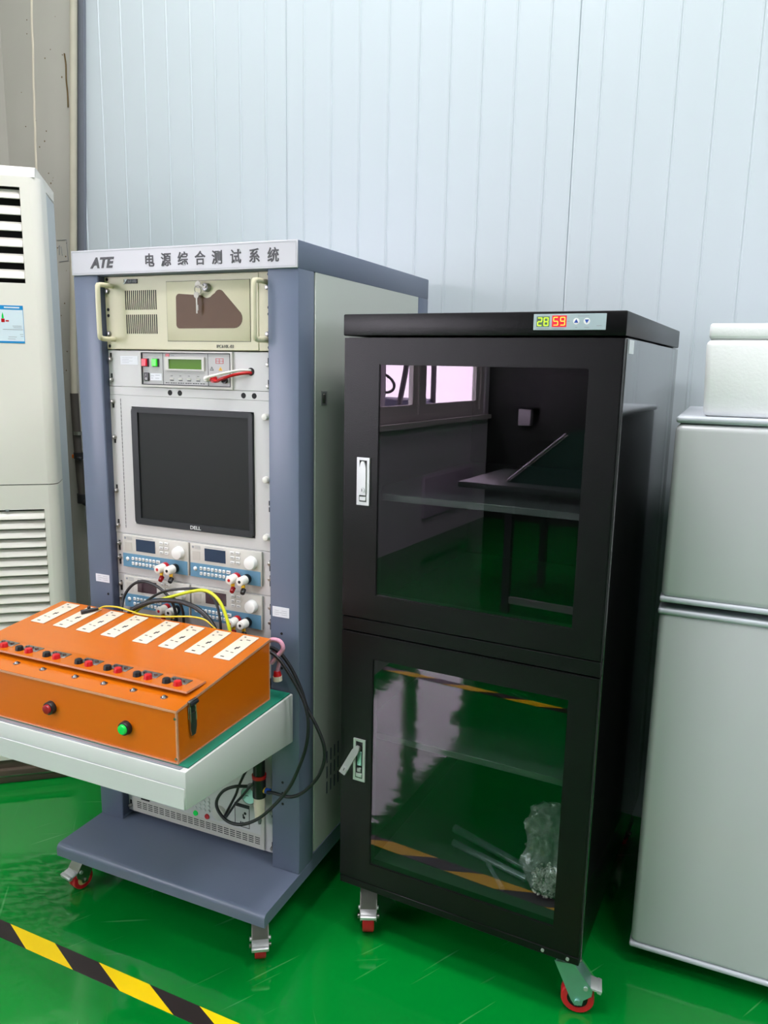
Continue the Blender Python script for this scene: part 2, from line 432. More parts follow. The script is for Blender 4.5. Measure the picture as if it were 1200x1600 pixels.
def wall_left():
    y0, y1, z0, z1 = -5.42, -1.35, 1.02, 2.42
    b = MB()
    b.box((XL - .12, YF, 0), (XL, YB + .1, z0)); b.box((XL - .12, YF, z1), (XL, YB + .1, CEIL))
    b.box((XL - .12, YF, z0), (XL, y0, z1)); b.box((XL - .12, y1, z0), (XL, YB + .1, z1))
    structure(b.build('wall_left', 'plaster', smooth=False), 'grey plaster wall with a window, mirrored in the black cabinet door')
    fr = MB()
    fr.box((XL - .09, y0, z0), (XL - .02, y1, z0 + .05)); fr.box((XL - .09, y0, z1 - .05), (XL - .02, y1, z1))
    for y in (y0, -4.17, -3.15, -2.25, y1 - .05):
        fr.box((XL - .09, y, z0 + .05), (XL - .02, y + .07, z1 - .05))
    fr.box((XL - .02, y0 - .02, z0 - .04), (XL + .06, y1 + .02, z0))
    f = structure(fr.build('window_1', 'white', smooth=False), 'white window frame mirrored in the black cabinet door')
    for a, c in ((y0 + .07, -4.17), (-4.10, -3.15), (-3.08, -2.25), (-2.18, y1 - .05)):
        s = MB()
        x0, x1 = XL - .075, XL - .035
        s.box((x0, a, z0 + .05), (x1, c, z0 + .13)); s.box((x0, a, z1 - .13), (x1, c, z1 - .05))
        s.box((x0, a, z0 + .13), (x1, a + .08, z1 - .13)); s.box((x0, c - .08, z0 + .13), (x1, c, z1 - .13))
        sh = s.build('window_sash', 'white', f, smooth=False)
        MB().box((XL - .058, a + .08, z0 + .13), (XL - .052, c - .08, z1 - .13)).build('pane', 'pane', sh, smooth=False)
wall_left()
structure(MB().box((XL, YF - .12, 0), (XR, YF, CEIL)).build('wall_rear', 'rear', smooth=False))
structure(MB().box((XR, YF, 0), (XR + .12, YB + .1, CEIL)).build('wall_right', 'plaster', smooth=False))

# floor tape, two strips
def tape(y, x0, x1, rz, label):
    b = MB().box((x0, -.0225, 0.0002), (x1, .0225, 0.0011))
    o = b.build('floor_tape', 'stripe', smooth=False); o.location = (0, y, 0); o.rotation_euler = (0, 0, rz)
    tag(o, label, 'tape')
tape(-0.3365, -1.15, 3.2, -0.016, 'yellow and black hazard tape on the green floor in front of the rack')
tape(-1.575, -1.15, 1.3, -0.01, 'second hazard tape seen only mirrored in the lower cabinet door')

# ------------------------------------------------------------------ lamps
def lamps():
    for i, (x, y, watts, where) in enumerate(LAMPS):
        t = thing('ceiling_lamp', 'unseen flat white lamp under the ceiling ' + where, 'lamp', (x, y, CEIL - .06), group='ceiling lamps')
        MB().box((x - .62, y - .32, CEIL - .06), (x + .62, y + .32, CEIL - .001), .01).build('housing', 'white', t)
        MB().box((x - .58, y - .28, CEIL - .066), (x + .58, y + .28, CEIL - .058)).build('diffuser', 'lamp', t)
        l = bpy.data.lights.new('lamp_light', 'AREA'); l.shape = 'RECTANGLE'; l.size = 1.16; l.size_y = .56; l.energy = watts
        l.color = (1.0, 0.955, 0.99)
        o = bpy.data.objects.new('lamp_light', l); COL.objects.link(o); o.parent = t; o.location = (0, 0, -.012)
lamps()

# ================================================================== TEST RACK
W, D = 0.6658, 0.8278
PY = 0.025           # plane of the instrument fronts
PX0, PX1 = 0.0815, 0.5822

def caster(parent, stem, zt, R, ang, wid, fork, pedal=True, two=False):
    """swivel caster; drawing space of the thing. ang: rolling direction; pedal along it"""
    cx, cy = stem; d = Vector((math.cos(ang), math.sin(ang), 0)); a = Vector((-d.y, d.x, 0)); Z = Vector((0, 0, 1))
    off = R * .75
    hub = Vector((cx, cy, R)) + d * off
    t = MB(); m = Matrix(((d.x, a.x, 0, cx), (d.y, a.y, 0, cy), (0, 0, 1, 0), (0, 0, 0, 1)))
    t.box((-.032, -.026, zt - .004), (.032, .026, zt), .003, 1, m)
    t.cyl((cx, cy, zt - .014), (cx, cy, zt - .003), .019, n=18)
    k = t.build('caster', 'steel', parent)
    # fork
    f = MB()
    hw = wid / 2 + .004
    htop = zt - .014
    for s in (-1, 1):
        poly = [(-.028, htop), (.016, htop), (off + R * .85, R * 1.9), (off + R * .8, R * 1.5), (off + R * .34, R * 1.12), (off + R * .28, R - R * .25), (off - R * .15, R - R * .32), (off - R * .38, R)]
        V = []
        for tt in (hw, hw + .003):
            V.append([f.bm.verts.new(Vector((cx, cy, 0)) + d * p[0] + a * (s * tt) + Z * p[1]) for p in poly])
        n = len(poly)
        for i in range(n): f.bm.faces.new((V[0][i], V[0][(i + 1) % n], V[1][(i + 1) % n], V[1][i]))
        f.bm.faces.new(V[0]); f.bm.faces.new(V[1][::-1])
    f.box((-.024, -hw - .003, htop - .003), (.022, hw + .003, htop), .001, 1, m)
    q4 = [(.016, htop), (off + R * .85, R * 1.9), (off + R * .85, R * 1.9 - .003), (.016, htop - .003)]
    V = [[f.bm.verts.new(Vector((cx, cy, 0)) + d * p[0] + a * tt + Z * p[1]) for p in q4] for tt in (-hw - .001, hw + .001)]
    for i in range(4): f.bm.faces.new((V[0][i], V[0][(i + 1) % 4], V[1][(i + 1) % 4], V[1][i]))
    f.bm.faces.new(V[0]); f.bm.faces.new(V[1][::-1])
    f.cyl(hub - a * (hw + .009), hub + a * (hw + .009), R * .17, n=12)
    f.build('fork', 'steel' if fork == 'satin' else fork, k)
    wv = MB()
    segs = ((-wid / 2, wid / 2),) if not two else ((-wid / 2, -.0015), (.0015, wid / 2))
    for a0, a1 in segs:
        n = 28; prof = [(R * .93, a0), (R, a0 + .003), (R, a1 - .003), (R * .93, a1), (R * .62, a1), (R * .62, a0)]
        rings = []
        for r, h in prof:
            rings.append([wv.bm.verts.new(hub + a * h + (d * math.cos(2 * math.pi * i / n) + Z * math.sin(2 * math.pi * i / n)) * r) for i in range(n)])
        for i in range(len(rings)):
            A, B = rings[i], rings[(i + 1) % len(rings)]
            for j in range(n): wv.bm.faces.new((A[j], A[(j + 1) % n], B[(j + 1) % n], B[j]))
    wv.build('wheel', 'redwheel', k)
    h = MB(); h.cyl(hub - a * (wid / 2 - .002), hub + a * (wid / 2 - .002), R * .63, n=24); h.build('hub', 'cream' if two else 'black', k)
    if pedal:
        p = MB()
        q = Matrix.Translation((cx, cy, 0)) @ Matrix.Rotation(ang, 4, 'Z') @ Matrix.Translation((off + R * .45, 0, R * 2.05)) @ Matrix.Rotation(math.radians(14), 4, 'Y')
        p.box((-.012, -.021, -.003), (.034, .021, .003), .0025, 2, q)
        p.box((.026, -.021, -.006), (.036, .021, .0045), .002, 2, q)
        p.box((-.012, -.021, .002), (-.006, .021, .006), .0015, 1, q)
        p.cyl(q @ Vector((0, -.026, -.002)), q @ Vector((0, .026, -.002)), .005, n=10)
        p.build('brake_pedal', 'satin', k)
    return k

def bolts(b, pts, r=.006, y=PY, slot=.0):
    for x, z in pts:
        b.cyl((x, y, z), (x, y - .006, z), r, r * .85, n=14, bev=.0015)

def rack():
    t = thing('test_rack', 'slate grey wheeled equipment rack with a white sign and pull-out tray', 'rack', (0, 0, 0))
    zt, zsb = 1.7274, 1.6666
    b = MB()
    for x0, x1 in ((0, .0808), (.5835, W)):
        b.box((x0, 0, .1495), (x1, .075, zsb), .004)
        b.box((x0, D - .085, .1495), (x1, D - .0005, zsb), .004)
    b.box((0, 0, zsb - .002), (W, D, zt), .004)
    b.box((W - .02, .07, .1495), (W, D - .08, .1665)); b.box((0, .07, .1495), (.02, D - .08, .1665))
    fr = b.build('frame', 'slate', t)
    h = MB()
    for x, z in ((.6165, .80), (.6165, .765), (.617, .745), (.6165, .71), (.617, .40), (.617, .37), (.617, .34), (.0665, .826)):
        h.cyl((x, -.0006, z), (x, .001, z), .0035, n=12)
    h.build('bolt_hole', 'dark', fr)['kind'] = 'stuff'
    # inner returns of the posts and mounting rails, dark
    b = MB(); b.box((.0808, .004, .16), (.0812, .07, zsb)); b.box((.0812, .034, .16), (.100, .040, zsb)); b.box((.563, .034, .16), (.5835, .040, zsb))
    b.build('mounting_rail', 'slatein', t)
    # base with a rolled front edge
    yb, z0, z1, r = -.1687, .116, .150, .014
    poly = [(D, z0), (D, z1), (yb + r, z1)] + [(yb + r - r * math.sin(a), z1 - r + r * math.cos(a)) for a in (.4, .8, 1.2, 1.57)] + [(yb, z0)]
    b = MB(); b.prism(poly, 'x', 0, W); b.build('base', 'slate', t)
    # side and back skins
    b = MB(); b.box((W - .006, .0816, .166), (W - .0015, .7432, 1.669), .001, 1)
    sp = b.build('side_panel', 'side', t, label='pale grey-green side panel')
    b = MB(); b.frame(.110, .141, 1.357, 1.391, .117, .135, 1.361, 1.386, 0, .0012)
    # rotate flat plate from xz to yz on the side
    for v in b.bm.verts: v.co = Vector((W - .0015 + (.0012 - v.co.y), v.co.x, v.co.z))
    b.build('side_latch', 'satin', sp)
    b = MB(); b.box((W - .0016, .117, 1.361), (W - .0012, .135, 1.386)); b.box((W - .001, .121, 1.364), (W + .001, .131, 1.384), .0008, 1); b.build('latch_tab', 'steel', sp)
    b = MB()
    for i in range(9):
        for j in range(3):
            b.box((W - .0016, .15 + i * .022, .30 + j * .045), (W - .0011, .156 + i * .022, .335 + j * .045))
    b.build('vent_slot', 'slatein', sp)['kind'] = 'stuff'
    MB().box((.002, .0816, .166), (.006, .7432, 1.669)).build('side_panel', 'side', t)
    MB().box((.02, D - .004, .15), (W - .02, D - .001, zsb)).build('back_panel', 'slate', t)
    # sign
    b = MB(); b.box((0.0005, -.004, zsb), (W - .0005, -.0002, zt - .0005), .001, 1)
    sg = b.build('sign_plate', 'sign', t, label='white sign plate with dark lettering')
    b = MB(); y = -.0043
    for a, c in (((.004, zsb + .004), (W - .004, zsb + .0048)), ((.004, zt - .0052), (W - .004, zt - .0044)), ((.004, zsb + .004), (.0048, zt - .0044)), ((W - .0048, zsb + .004), (W - .004, zt - .0044))):
        b.box((a[0], y, a[1]), (c[0], y + .0004, c[1]))
    b.build('border_line', 'grime', sg)
    text('ATE', 'lettering', 'ink', .0345, (.066, -.0044, 1.6835), sg, shear=.25, sx=1.12, bold=.0013)
    for ch, x in zip('电源综合测试系统', (.236, .286, .336, .386, .4345, .486, .537, .587)):
        text(ch, 'lettering', 'ink', .0335, (x, -.0044, 1.6835), sg, sx=.93, bold=.0005)
    # blank filler panels between the instruments
    MB().box((PX0, PY, 1.3668), (PX1, PY + .004, 1.3885), .0006, 1).build('filler_panel', 'panel', t)
    for x in (.2778, .3084, .4982, .5288): MB().cyl((x, PY - .0005, 1.3772), (x, PY + .001, 1.3772), .0068, n=16).build('hole', 'dark', t)
    MB().box((PX0, PY, .665), (PX1, PY + .004, .7685)).build('filler_panel', 'panel', t)
    # pull-out tray
    zt2 = .6505; y0 = -.4258; x0 = -.002; x1 = .651
    b = MB(); b.box((x0, y0, .521), (x1, -.004, zt2), .003)
    dr = b.build('drawer', 'drawer', t, label='white pull-out tray')
    # sloped underside: the front is shallower than the rear
    me = dr.data
    for v in me.vertices:
        if v.co.z < .54: v.co.z += (.567 - .521) * (1 - (v.co.y - y0) / .4258)
    MB().box((x0, y0 - .0006, .6136), (x1 - .003, y0 + .002, .6150)).build('drawer_gap', 'grime', dr)
    MB().box((.0, y0 + .003, zt2 - .001), (x1 - .016, y0 + .0135, zt2 + .0022), .0008, 1).build('edge_strip', 'zincgrey', dr, label='grey metal strip along the front edge')
    MB().box((x0, y0 - .002, .5665), (x1 - .003, y0 + .004, .6142), .0015, 1).build('drawer_front', 'drawer', dr)
    for xa, xb in ((.04, .08), (.585, .625)): MB().box((xa, -.004, .54), (xb, .022, .56)).build('slide_rail', 'steel', dr)
    caster(t, (.036, -.099), .116, .030, math.radians(-101), .030, 'steel', two=True)
    caster(t, (.617, -.112), .116, .030, math.radians(-57), .028, 'satin')
    caster(t, (.045, .76), .116, .030, math.radians(100), .028, 'steel', pedal=False)
    caster(t, (.622, .76), .116, .030, math.radians(80), .028, 'steel', pedal=False)
    # paper labels on the posts
    for (a, c, nm) in (((.0262, .858), (.0735, .8795), 'left'), ((.5915, .8425), (.6385, .8680), 'right')):
        l = MB().box((a[0], -.0012, a[1]), (c[0], -.0002, c[1])).build('paper_label', 'paper', t, smooth=False, label='small white paper label')
        b = MB()
        for k in range(3):
            z = a[1] + .006 + k * .005
            b.box((a[0] + .006, -.0014, z), (a[0] + .018 + .008 * (k % 2), -.0011, z + .0007)); b.box((a[0] + .026, -.0014, z), (c[0] - .005, -.0011, z + .0007))
        b.build('print_line', 'grime', l)
    return t
RACK = rack()

def mount_bolts(t, left, right, slotlen=.02):
    """slotted ears: dark slot with a bolt in it"""
    for x, z, s in left + right:
        b = MB(); b.box((x - .003, PY - .0006, z - (.016 if s < 0 else .004)), (x + .003, PY + .001, z + (.004 if s < 0 else .016)), .0004, 1)
        b.build('slot', 'dark', t)
        b = MB(); b.cyl((x, PY, z), (x, PY - .008, z), .0058, .005, n=14, bev=.0012); b.build('bolt', 'steel', t)

# ------------------------------------------------------------------ industrial computer
def computer():
    z0, z1 = 1.4832, 1.6640
    t = thing('industrial_computer', 'beige rack computer with handles and smoked brown door window under the sign', 'computer', (.33, PY, z0))
    MB().box((.112, PY + .004, z0 + .003), (.553, .50, z1 - .002)).build('case', 'beige', t)
    b = MB(); b.box((PX0, PY - .002, z0), (PX1, PY + .004, z1), .001, 1); ear = b.build('front_panel', 'beige', t)
    b = MB(); b.box((.1095, PY - .004, z0 + .001), (.5455, PY - .0015, z1 - .001), .0008, 1); b.build('face_plate', 'beige', t)
    F = PY - .004
    # vents
    for zz0, zz1, xa, xb in ((1.5815, 1.6288, .1512, .2465), (1.5225, 1.5698, .1522, .2467)):
        n = 16
        for i in range(n):
            x = xa + (xb - xa) * i / (n - 1)
            MB().box((x - .0016, F - .0004, zz0), (x + .0016, F + .001, zz1)).build('vent_slot', 'dark', t, smooth=False)
    # logo
    b = MB(); b.box((.148, F - .002, 1.6455), (.192, F, 1.6562), .0008, 1); lg = b.build('badge', 'bezel', t)
    text('y', 'lettering', 'paper', .016, (.1495, F - .0024, 1.649), lg, shear=.4, bold=.0005)
    text('研祥', 'lettering', 'keymark', .0095, (.162, F - .0024, 1.6475), lg, sx=1.45)
    # door outline (proud panel with a hairline gap)
    b = MB()
    dx0, dx1, dz0, dz1 = .2805, .523, 1.5052, 1.6472
    b.box((dx0 - .001, F - .0003, dz0 - .001), (dx1 + .001, F + .0005, dz1 + .001)); b.build('door_gap', 'bezel', t)
    b = MB(); b.box((dx0, F - .0016, dz0), (dx1, F, dz1), .0012, 2); door = b.build('door', 'beige', t)
    # window of the door
    def arc(cx, cz, r, a0, a1, n=7): return [(cx + r * math.cos(math.radians(a0 + (a1 - a0) * i / n)), cz + r * math.sin(math.radians(a0 + (a1 - a0) * i / n))) for i in range(n + 1)]
    pts = arc(.3185, 1.545, .0095, 180, 270) + arc(.4795, 1.5585, .0225, 270, 395) + arc(.438, 1.611, .0145, 38, 150) \
        + arc(.4025, 1.6262, .0195, 318, 222) + arc(.3195, 1.6085, .0095, 90, 180)
    MB().prism(pts, 'y', F - .0024, F - .001).build('door_window', 'brownpl', door, label='smoked brown door window')
    MB().cyl((.4035, F - .0016, 1.631), (.4035, F - .013, 1.631), .0105, .0098, n=24, bev=.002).build('lock', 'chrome', door)
    b = MB(); b.box((.4028, F - .0134, 1.627), (.4042, F - .0126, 1.635)); b.build('keyhole', 'dark', door)
    text('IPC610L-03', 'lettering', 'ink', .0108, (.4255, F - .0004, 1.4895), t, sx=.98)
    # handles
    for x, s in ((.1085, 1), (.5670, -1)):
        za, zb = 1.5085, 1.6405; yo = -.030
        path = [(x, PY - .002, za), (x, yo + .014, za), (x, yo + .004, za + .003), (x, yo, za + .013), (x, yo, zb - .013), (x, yo + .004, zb - .003), (x, yo + .014, zb), (x, PY - .002, zb)]
        b = MB(); b.tube(path, .0062, 10, 4); b.build('handle', 'beigedk', t)
    b = MB()
    for x in (.0905, .5705):
        for z in (1.6285, 1.5225): b.cyl((x, PY - .002, z), (x, PY - .008, z), .0068, .0058, n=14, bev=.0015)
    b.build('bolt', 'chrome', t)
    for x in (.0905, .5735):
        for z in (1.6575, 1.583, 1.568, 1.4915):
            MB().cyl((x, PY - .0026, z), (x, PY, z), .0042, n=12).build('hole', 'dark', t)
    # keys hanging from the lock
    k = thing('key_bunch', 'two small silver keys hanging from the lock of the beige computer', 'keys', (.385, F - .01, 1.57))
    b = MB(); b.box((.3985, F - .0165, 1.6285), (.4085, F - .0132, 1.6335)); b.cyl((.386, F - .014, 1.637), (.386, F - .0158, 1.637), .0085, n=18)
    b.box((.386, F - .0156, 1.6325), (.400, F - .0142, 1.6375)); b.build('key', 'keymetal', k)
    b = MB(); b.ring((.3855, F - .0165, 1.6245), (0.1, 1, .2), .0105, .0092, .0016, 24); b.build('key_ring', 'keymetal', k)
    b = MB(); b.cyl((.380, F - .013, 1.613), (.380, F - .0145, 1.613), .0075, n=16)
    b.box((.3782, F - .0142, 1.570), (.3822, F - .0130, 1.608)); b.box((.3822, F - .0142, 1.577), (.3845, F - .0130, 1.590)); b.build('key', 'keymetal', k)
    return t
computer()

# ------------------------------------------------------------------ insulation tester
def tester():
    z0, z1 = 1.3890, 1.4808
    t = thing('insulation_tester', 'grey high-voltage tester with green display in a white rack panel', 'tester', (.33, PY, z0))
    MB().box((PX0, PY, z0), (PX1, PY + .004, z1), .0008, 1).build('rack_plate', 'panel', t)
    MB().box((.195, PY + .004, 1.393), (.466, .33, 1.476)).build('case', 'facegrey', t)
    x0, x1, a0, a1 = .190, .4705, 1.391, 1.4795
    b = MB(); b.frame(x0, x1, a0, a1, x0 + .005, x1 - .006, a0 + .006, a1 - .004, PY - .006, PY + .001); b.build('bezel', 'lightgrey', t)
    b = MB(); b.frame(x0 + .0038, x1 - .0048, a0 + .0048, a1 - .0028, x0 + .006, x1 - .007, a0 + .007, a1 - .005, PY - .0064, PY + .001); b.build('bezel_seam', 'bezel', t)
    F = PY - .003
    MB().box((x0 + .005, F, a0 + .005), (x1 - .006, PY, a1 - .003)).build('face', 'facegrey', t)
    b = MB()
    for x in (.2612, .3985): b.box((x - .0005, F - .0006, a0 + .006), (x + .0005, F, a1 - .005))
    b.build('divider', 'bezel', t)
    for x, m, nm in ((.2065, 'litred', 'red'), (.2388, 'litgreen', 'green')):
        b = MB(); b.box((x - .0095, F - .002, 1.4408), (x + .0105, F, 1.4615)); b.build('button_rim', 'bezel', t)
        b = MB(); b.box((x - .009, F - .007, 1.4422), (x + .006, F - .001, 1.4606), .001, 1); b.build('button', m, t, label='lit %s button' % nm)
    b = MB(); b.box((.2012, F - .004, 1.4055), (.2172, F, 1.4262), .0012, 1); sw = b.build('power_switch', 'black', t)
    text('I', 'switch_mark', 'key', .006, (.208, F - .0044, 1.4185), sw); b = MB(); b.ring((.209, F - .0041, 1.411), (0, 1, 0), .0026, .0018, .0003, 14); b.build('switch_mark', 'key', sw)
    MB().box((.2195, F - .0006, 1.4068), (.2558, F, 1.4248)).build('paper_label', 'paper', t, smooth=False)
    b = MB()
    for x, z, l in ((.222, 1.418, .010), (.236, 1.4195, .014), (.223, 1.412, .006), (.236, 1.412, .012), (.202, 1.4655, .012), (.234, 1.4655, .012), (.203, 1.4298, .010)): b.box((x, F - .0009, z), (x + l, F - .0005, z + .001))
    b.build('print_line', 'grime', t)
    # display
    b = MB(); b.frame(.270, .3895, 1.4332, 1.466, .2815, .3825, 1.4368, 1.4608, F - .005, F); b.build('display_frame', 'lightgrey', t)
    MB().box((.281, F - .0018, 1.4362), (.383, F, 1.4612)).build('display', 'lcd', t)
    b = MB(); b.box((.2702, F - .0008, 1.4672), (.2818, F, 1.4742)); b.build('maker_mark', 'red', t)
    b = MB(); b.box((.287, F - .0008, 1.4685), (.296, F, 1.4705)); b.build('print_line', 'grime', t)
    for x in (.2872, .3140, .3405, .3680):
        b = MB(); b.box((x - .0065, F - .0016, 1.4105), (x + .0065, F, 1.4148), .001, 1); b.build('small_button', 'lightgrey', t)
        b = MB(); b.box((x - .005, F - .0006, 1.4075), (x + .006, F, 1.4092)); b.box((x - .003, F - .0006, 1.4192), (x + .003, F, 1.4202)); b.build('print_line', 'bezel', t)
    b = MB()
    for i in range(16):
        x = .268 + i * .0076
        b.box((x, F - .0006, 1.4012), (x + (.0035 if i % 3 == 1 else .0055), F, 1.4030))
    b.build('print_line', 'bezel', t)
    b = MB()
    for k in range(3): b.box((.4215, F - .0006, 1.4632 - k * .0055), (.4445, F, 1.4642 - k * .0055))
    for x in (.4215, .4315, .4425): b.box((x, F - .0006, 1.4520), (x + .0012, F, 1.4636))
    b.build('warning_table', 'red', t)
    for x, m in ((.4095, 'bezel'), (.4350, 'yellow')):
        b = MB(); b.prism([(x - .0058, 1.4352), (x + .0058, 1.4352), (x, 1.4445)], 'y', F - .0007, F); tr = b.build('warning_triangle', m, t)
        b = MB(); b.prism([(x - .0036, 1.4366), (x + .0036, 1.4366), (x, 1.4424)], 'y', F - .0009, F - .0006); b.build('triangle_fill', 'facegrey' if m == 'bezel' else 'yellow', tr)
        b = MB(); b.box((x - .0005, F - .0012, 1.4372), (x + .0005, F - .0008, 1.4408)); b.build('triangle_mark', 'bezel', tr)
    MB().cyl((.417, F, 1.4140), (.417, F - .007, 1.4140), .0085, n=20).build('terminal', 'red', t, label='red terminal')
    MB().cyl((.4485, F, 1.4120), (.4485, F - .007, 1.4120), .0075, n=20).build('terminal', 'black', t, label='black terminal')
    MB().cyl((.5205, PY - .0006, 1.4345), (.5205, PY + .001, 1.4345), .0095, n=22).build('cable_hole', 'dark', t)
    MB().box((.122, PY - .0006, 1.445), (.1795, PY, 1.4668)).build('paper_label', 'paper', t, smooth=False)
    b = MB()
    for k in range(4): b.box((.128, PY - .0009, 1.450 + k * .004), (.150 + .012 * (k % 2), PY - .0005, 1.4506 + k * .004))
    b.build('print_line', 'grime', t)
    mount_bolts(t, [(.0905, 1.4585, 1), (.0905, 1.4055, 1)], [(.5705, 1.4515, 1), (.5705, 1.4005, 1)])
    # leads
    o = MB().tube([(.4015, F - .014, 1.4160), (.420, F - .026, 1.4205), (.445, F - .036, 1.4245), (.475, F - .026, 1.4320), (.500, F - .012, 1.4372), (.5195, F + .004, 1.4372), (.520, F + .012, 1.437)], .0032, 10).build('test_lead', 'white')
    tag(o, 'white test lead plugged into the tester, running to the hole in its panel', 'cable')
    o = MB().tube([(.4170, F - .008, 1.4128), (.432, F - .012, 1.4100), (.455, F - .026, 1.4160), (.485, F - .020, 1.4255), (.508, F - .010, 1.4305), (.521, F + .004, 1.4312), (.5215, F + .012, 1.431)], .0038, 10).build('test_lead', 'red')
    tag(o, 'red test lead beside the white one on the tester', 'cable')
    p = MB(); p.cyl((.4010, F, 1.4150), (.4010, F - .016, 1.4150), .0068, n=16, bev=.002); o = p.build('test_plug', 'white'); tag(o, 'small white plug in the tester at the end of the white lead', 'plug')
tester()

# ------------------------------------------------------------------ monitor in its panel
def monitor():
    z0, z1 = .9975, 1.3664
    t = thing('monitor', 'black flat monitor, switched off, in a white hinged rack panel', 'monitor', (.33, PY, z0))
    fx0, fx1, fz0, fz1 = .1530, .5262, 1.0270, 1.3372
    b = MB(); b.frame(PX0, PX1, z0, z1, fx0 - .001, fx1 + .001, fz0 - .001, fz1 + .001, PY, PY + .004); b.build('rack_plate', 'panel', t, smooth=False)
    b = MB(); sx0, sx1, sz0, sz1 = .1735, .5135, 1.0445, 1.3235
    b.box((fx0 + .004, PY + .006, fz0 + .004), (fx1 - .004, .075, fz1 - .004), .004); b.build('case', 'black', t)
    # bezel with rounded corners
    def rr(x0, x1, z0_, z1_, r, n=5):
        P = []
        for cx, cz, a in ((x1 - r, z1_ - r, 0), (x0 + r, z1_ - r, 90), (x0 + r, z0_ + r, 180), (x1 - r, z0_ + r, 270)):
            P += [(cx + r * math.cos(math.radians(a + 90 * i / n)), cz + r * math.sin(math.radians(a + 90 * i / n))) for i in range(n + 1)]
        return P
    b = MB(); o = rr(fx0, fx1, fz0, fz1, .011); h = rr(sx0, sx1, sz0, sz1, .0012); n = len(o)
    f0, f1 = PY - .006, PY + .007
    V = [[b.bm.verts.new((p[0], y, p[1])) for p in q] for q, y in ((o, f1), (o, f0 + .0015), ([((p[0] - .34) * .994 + .34, (p[1] - 1.182) * .994 + 1.182) for p in o], f0), (h, f0 + .0005), (h, f0 + .006))]
    for A, B in zip(V, V[1:]):
        for i in range(n): b.bm.faces.new((A[i], A[(i + 1) % n], B[(i + 1) % n], B[i]))
    bz = b.build('bezel', 'bezel', t)
    MB().box((sx0 - .001, f0 + .0045, sz0 - .001), (sx1 + .001, f0 + .008, sz1 + .001)).build('screen', 'screen', t, smooth=False)
    text('DELL', 'lettering', 'satin', .0125, (.3335, f0 - .0003, 1.0318), bz, sx=1.2, bold=.0003)
    b = MB()
    for k in range(5): b.box((.5185, f0 - .0006, 1.062 + k * .011), (.5225, f0 + .001, 1.069 + k * .011))
    b.build('menu_button', 'black', bz)
    b = MB(); b.box((.5170, f0 - .0006, 1.0320), (.5225, f0 + .001, 1.0375)); b.build('power_button', 'black', bz)
    # hinge line
    b = MB()
    for k in range(34): b.box((.1158, PY - .0005, 1.012 + k * .0102), (.1172, PY + .001, 1.0205 + k * .0102))
    b.build('hinge', 'bezel', t)
    for z in (1.3285, 1.1765, 1.0330):
        MB().cyl((.5615, PY, z), (.5615, PY - .010, z), .0085, .0078, n=20, bev=.002).build('knob', 'white', t)
    mount_bolts(t, [(.0915, 1.3485, -1), (.0920, 1.2555, -1), (.0910, 1.1120, 1), (.0917, 1.0175, 1)], [])
    for z in (1.103, 1.119):
        MB().box((.5670, PY - .0006, z - .006), (.5730, PY + .001, z + .006), .0004, 1).build('slot', 'dark', t)
monitor()

# ------------------------------------------------------------------ electronic loads (two rows of two)
def load_row(z0, z1, lab):
    b = MB(); b.box((PX0, PY + .0005, z0), (PX1, PY + .0045, z1), .0008, 1)
    p = b.build('mounting_panel', 'panel', RACK)
    for x in (.0915, .5705):
        for z, s in ((z0 + .080, -1), (z0 + .041, -1)):
            k = MB(); k.box((x - .003, PY - .0004, z - .016), (x + .003, PY + .001, z + .012), .0004, 1); k.build('slot', 'dark', p)
            k = MB(); k.cyl((x, PY, z + .004), (x, PY - .008, z + .004), .0058, .005, n=14, bev=.0012); k.build('bolt', 'steel', p)
load_row(.8832, .9968, 'upper'); load_row(.7700, .8826, 'lower')

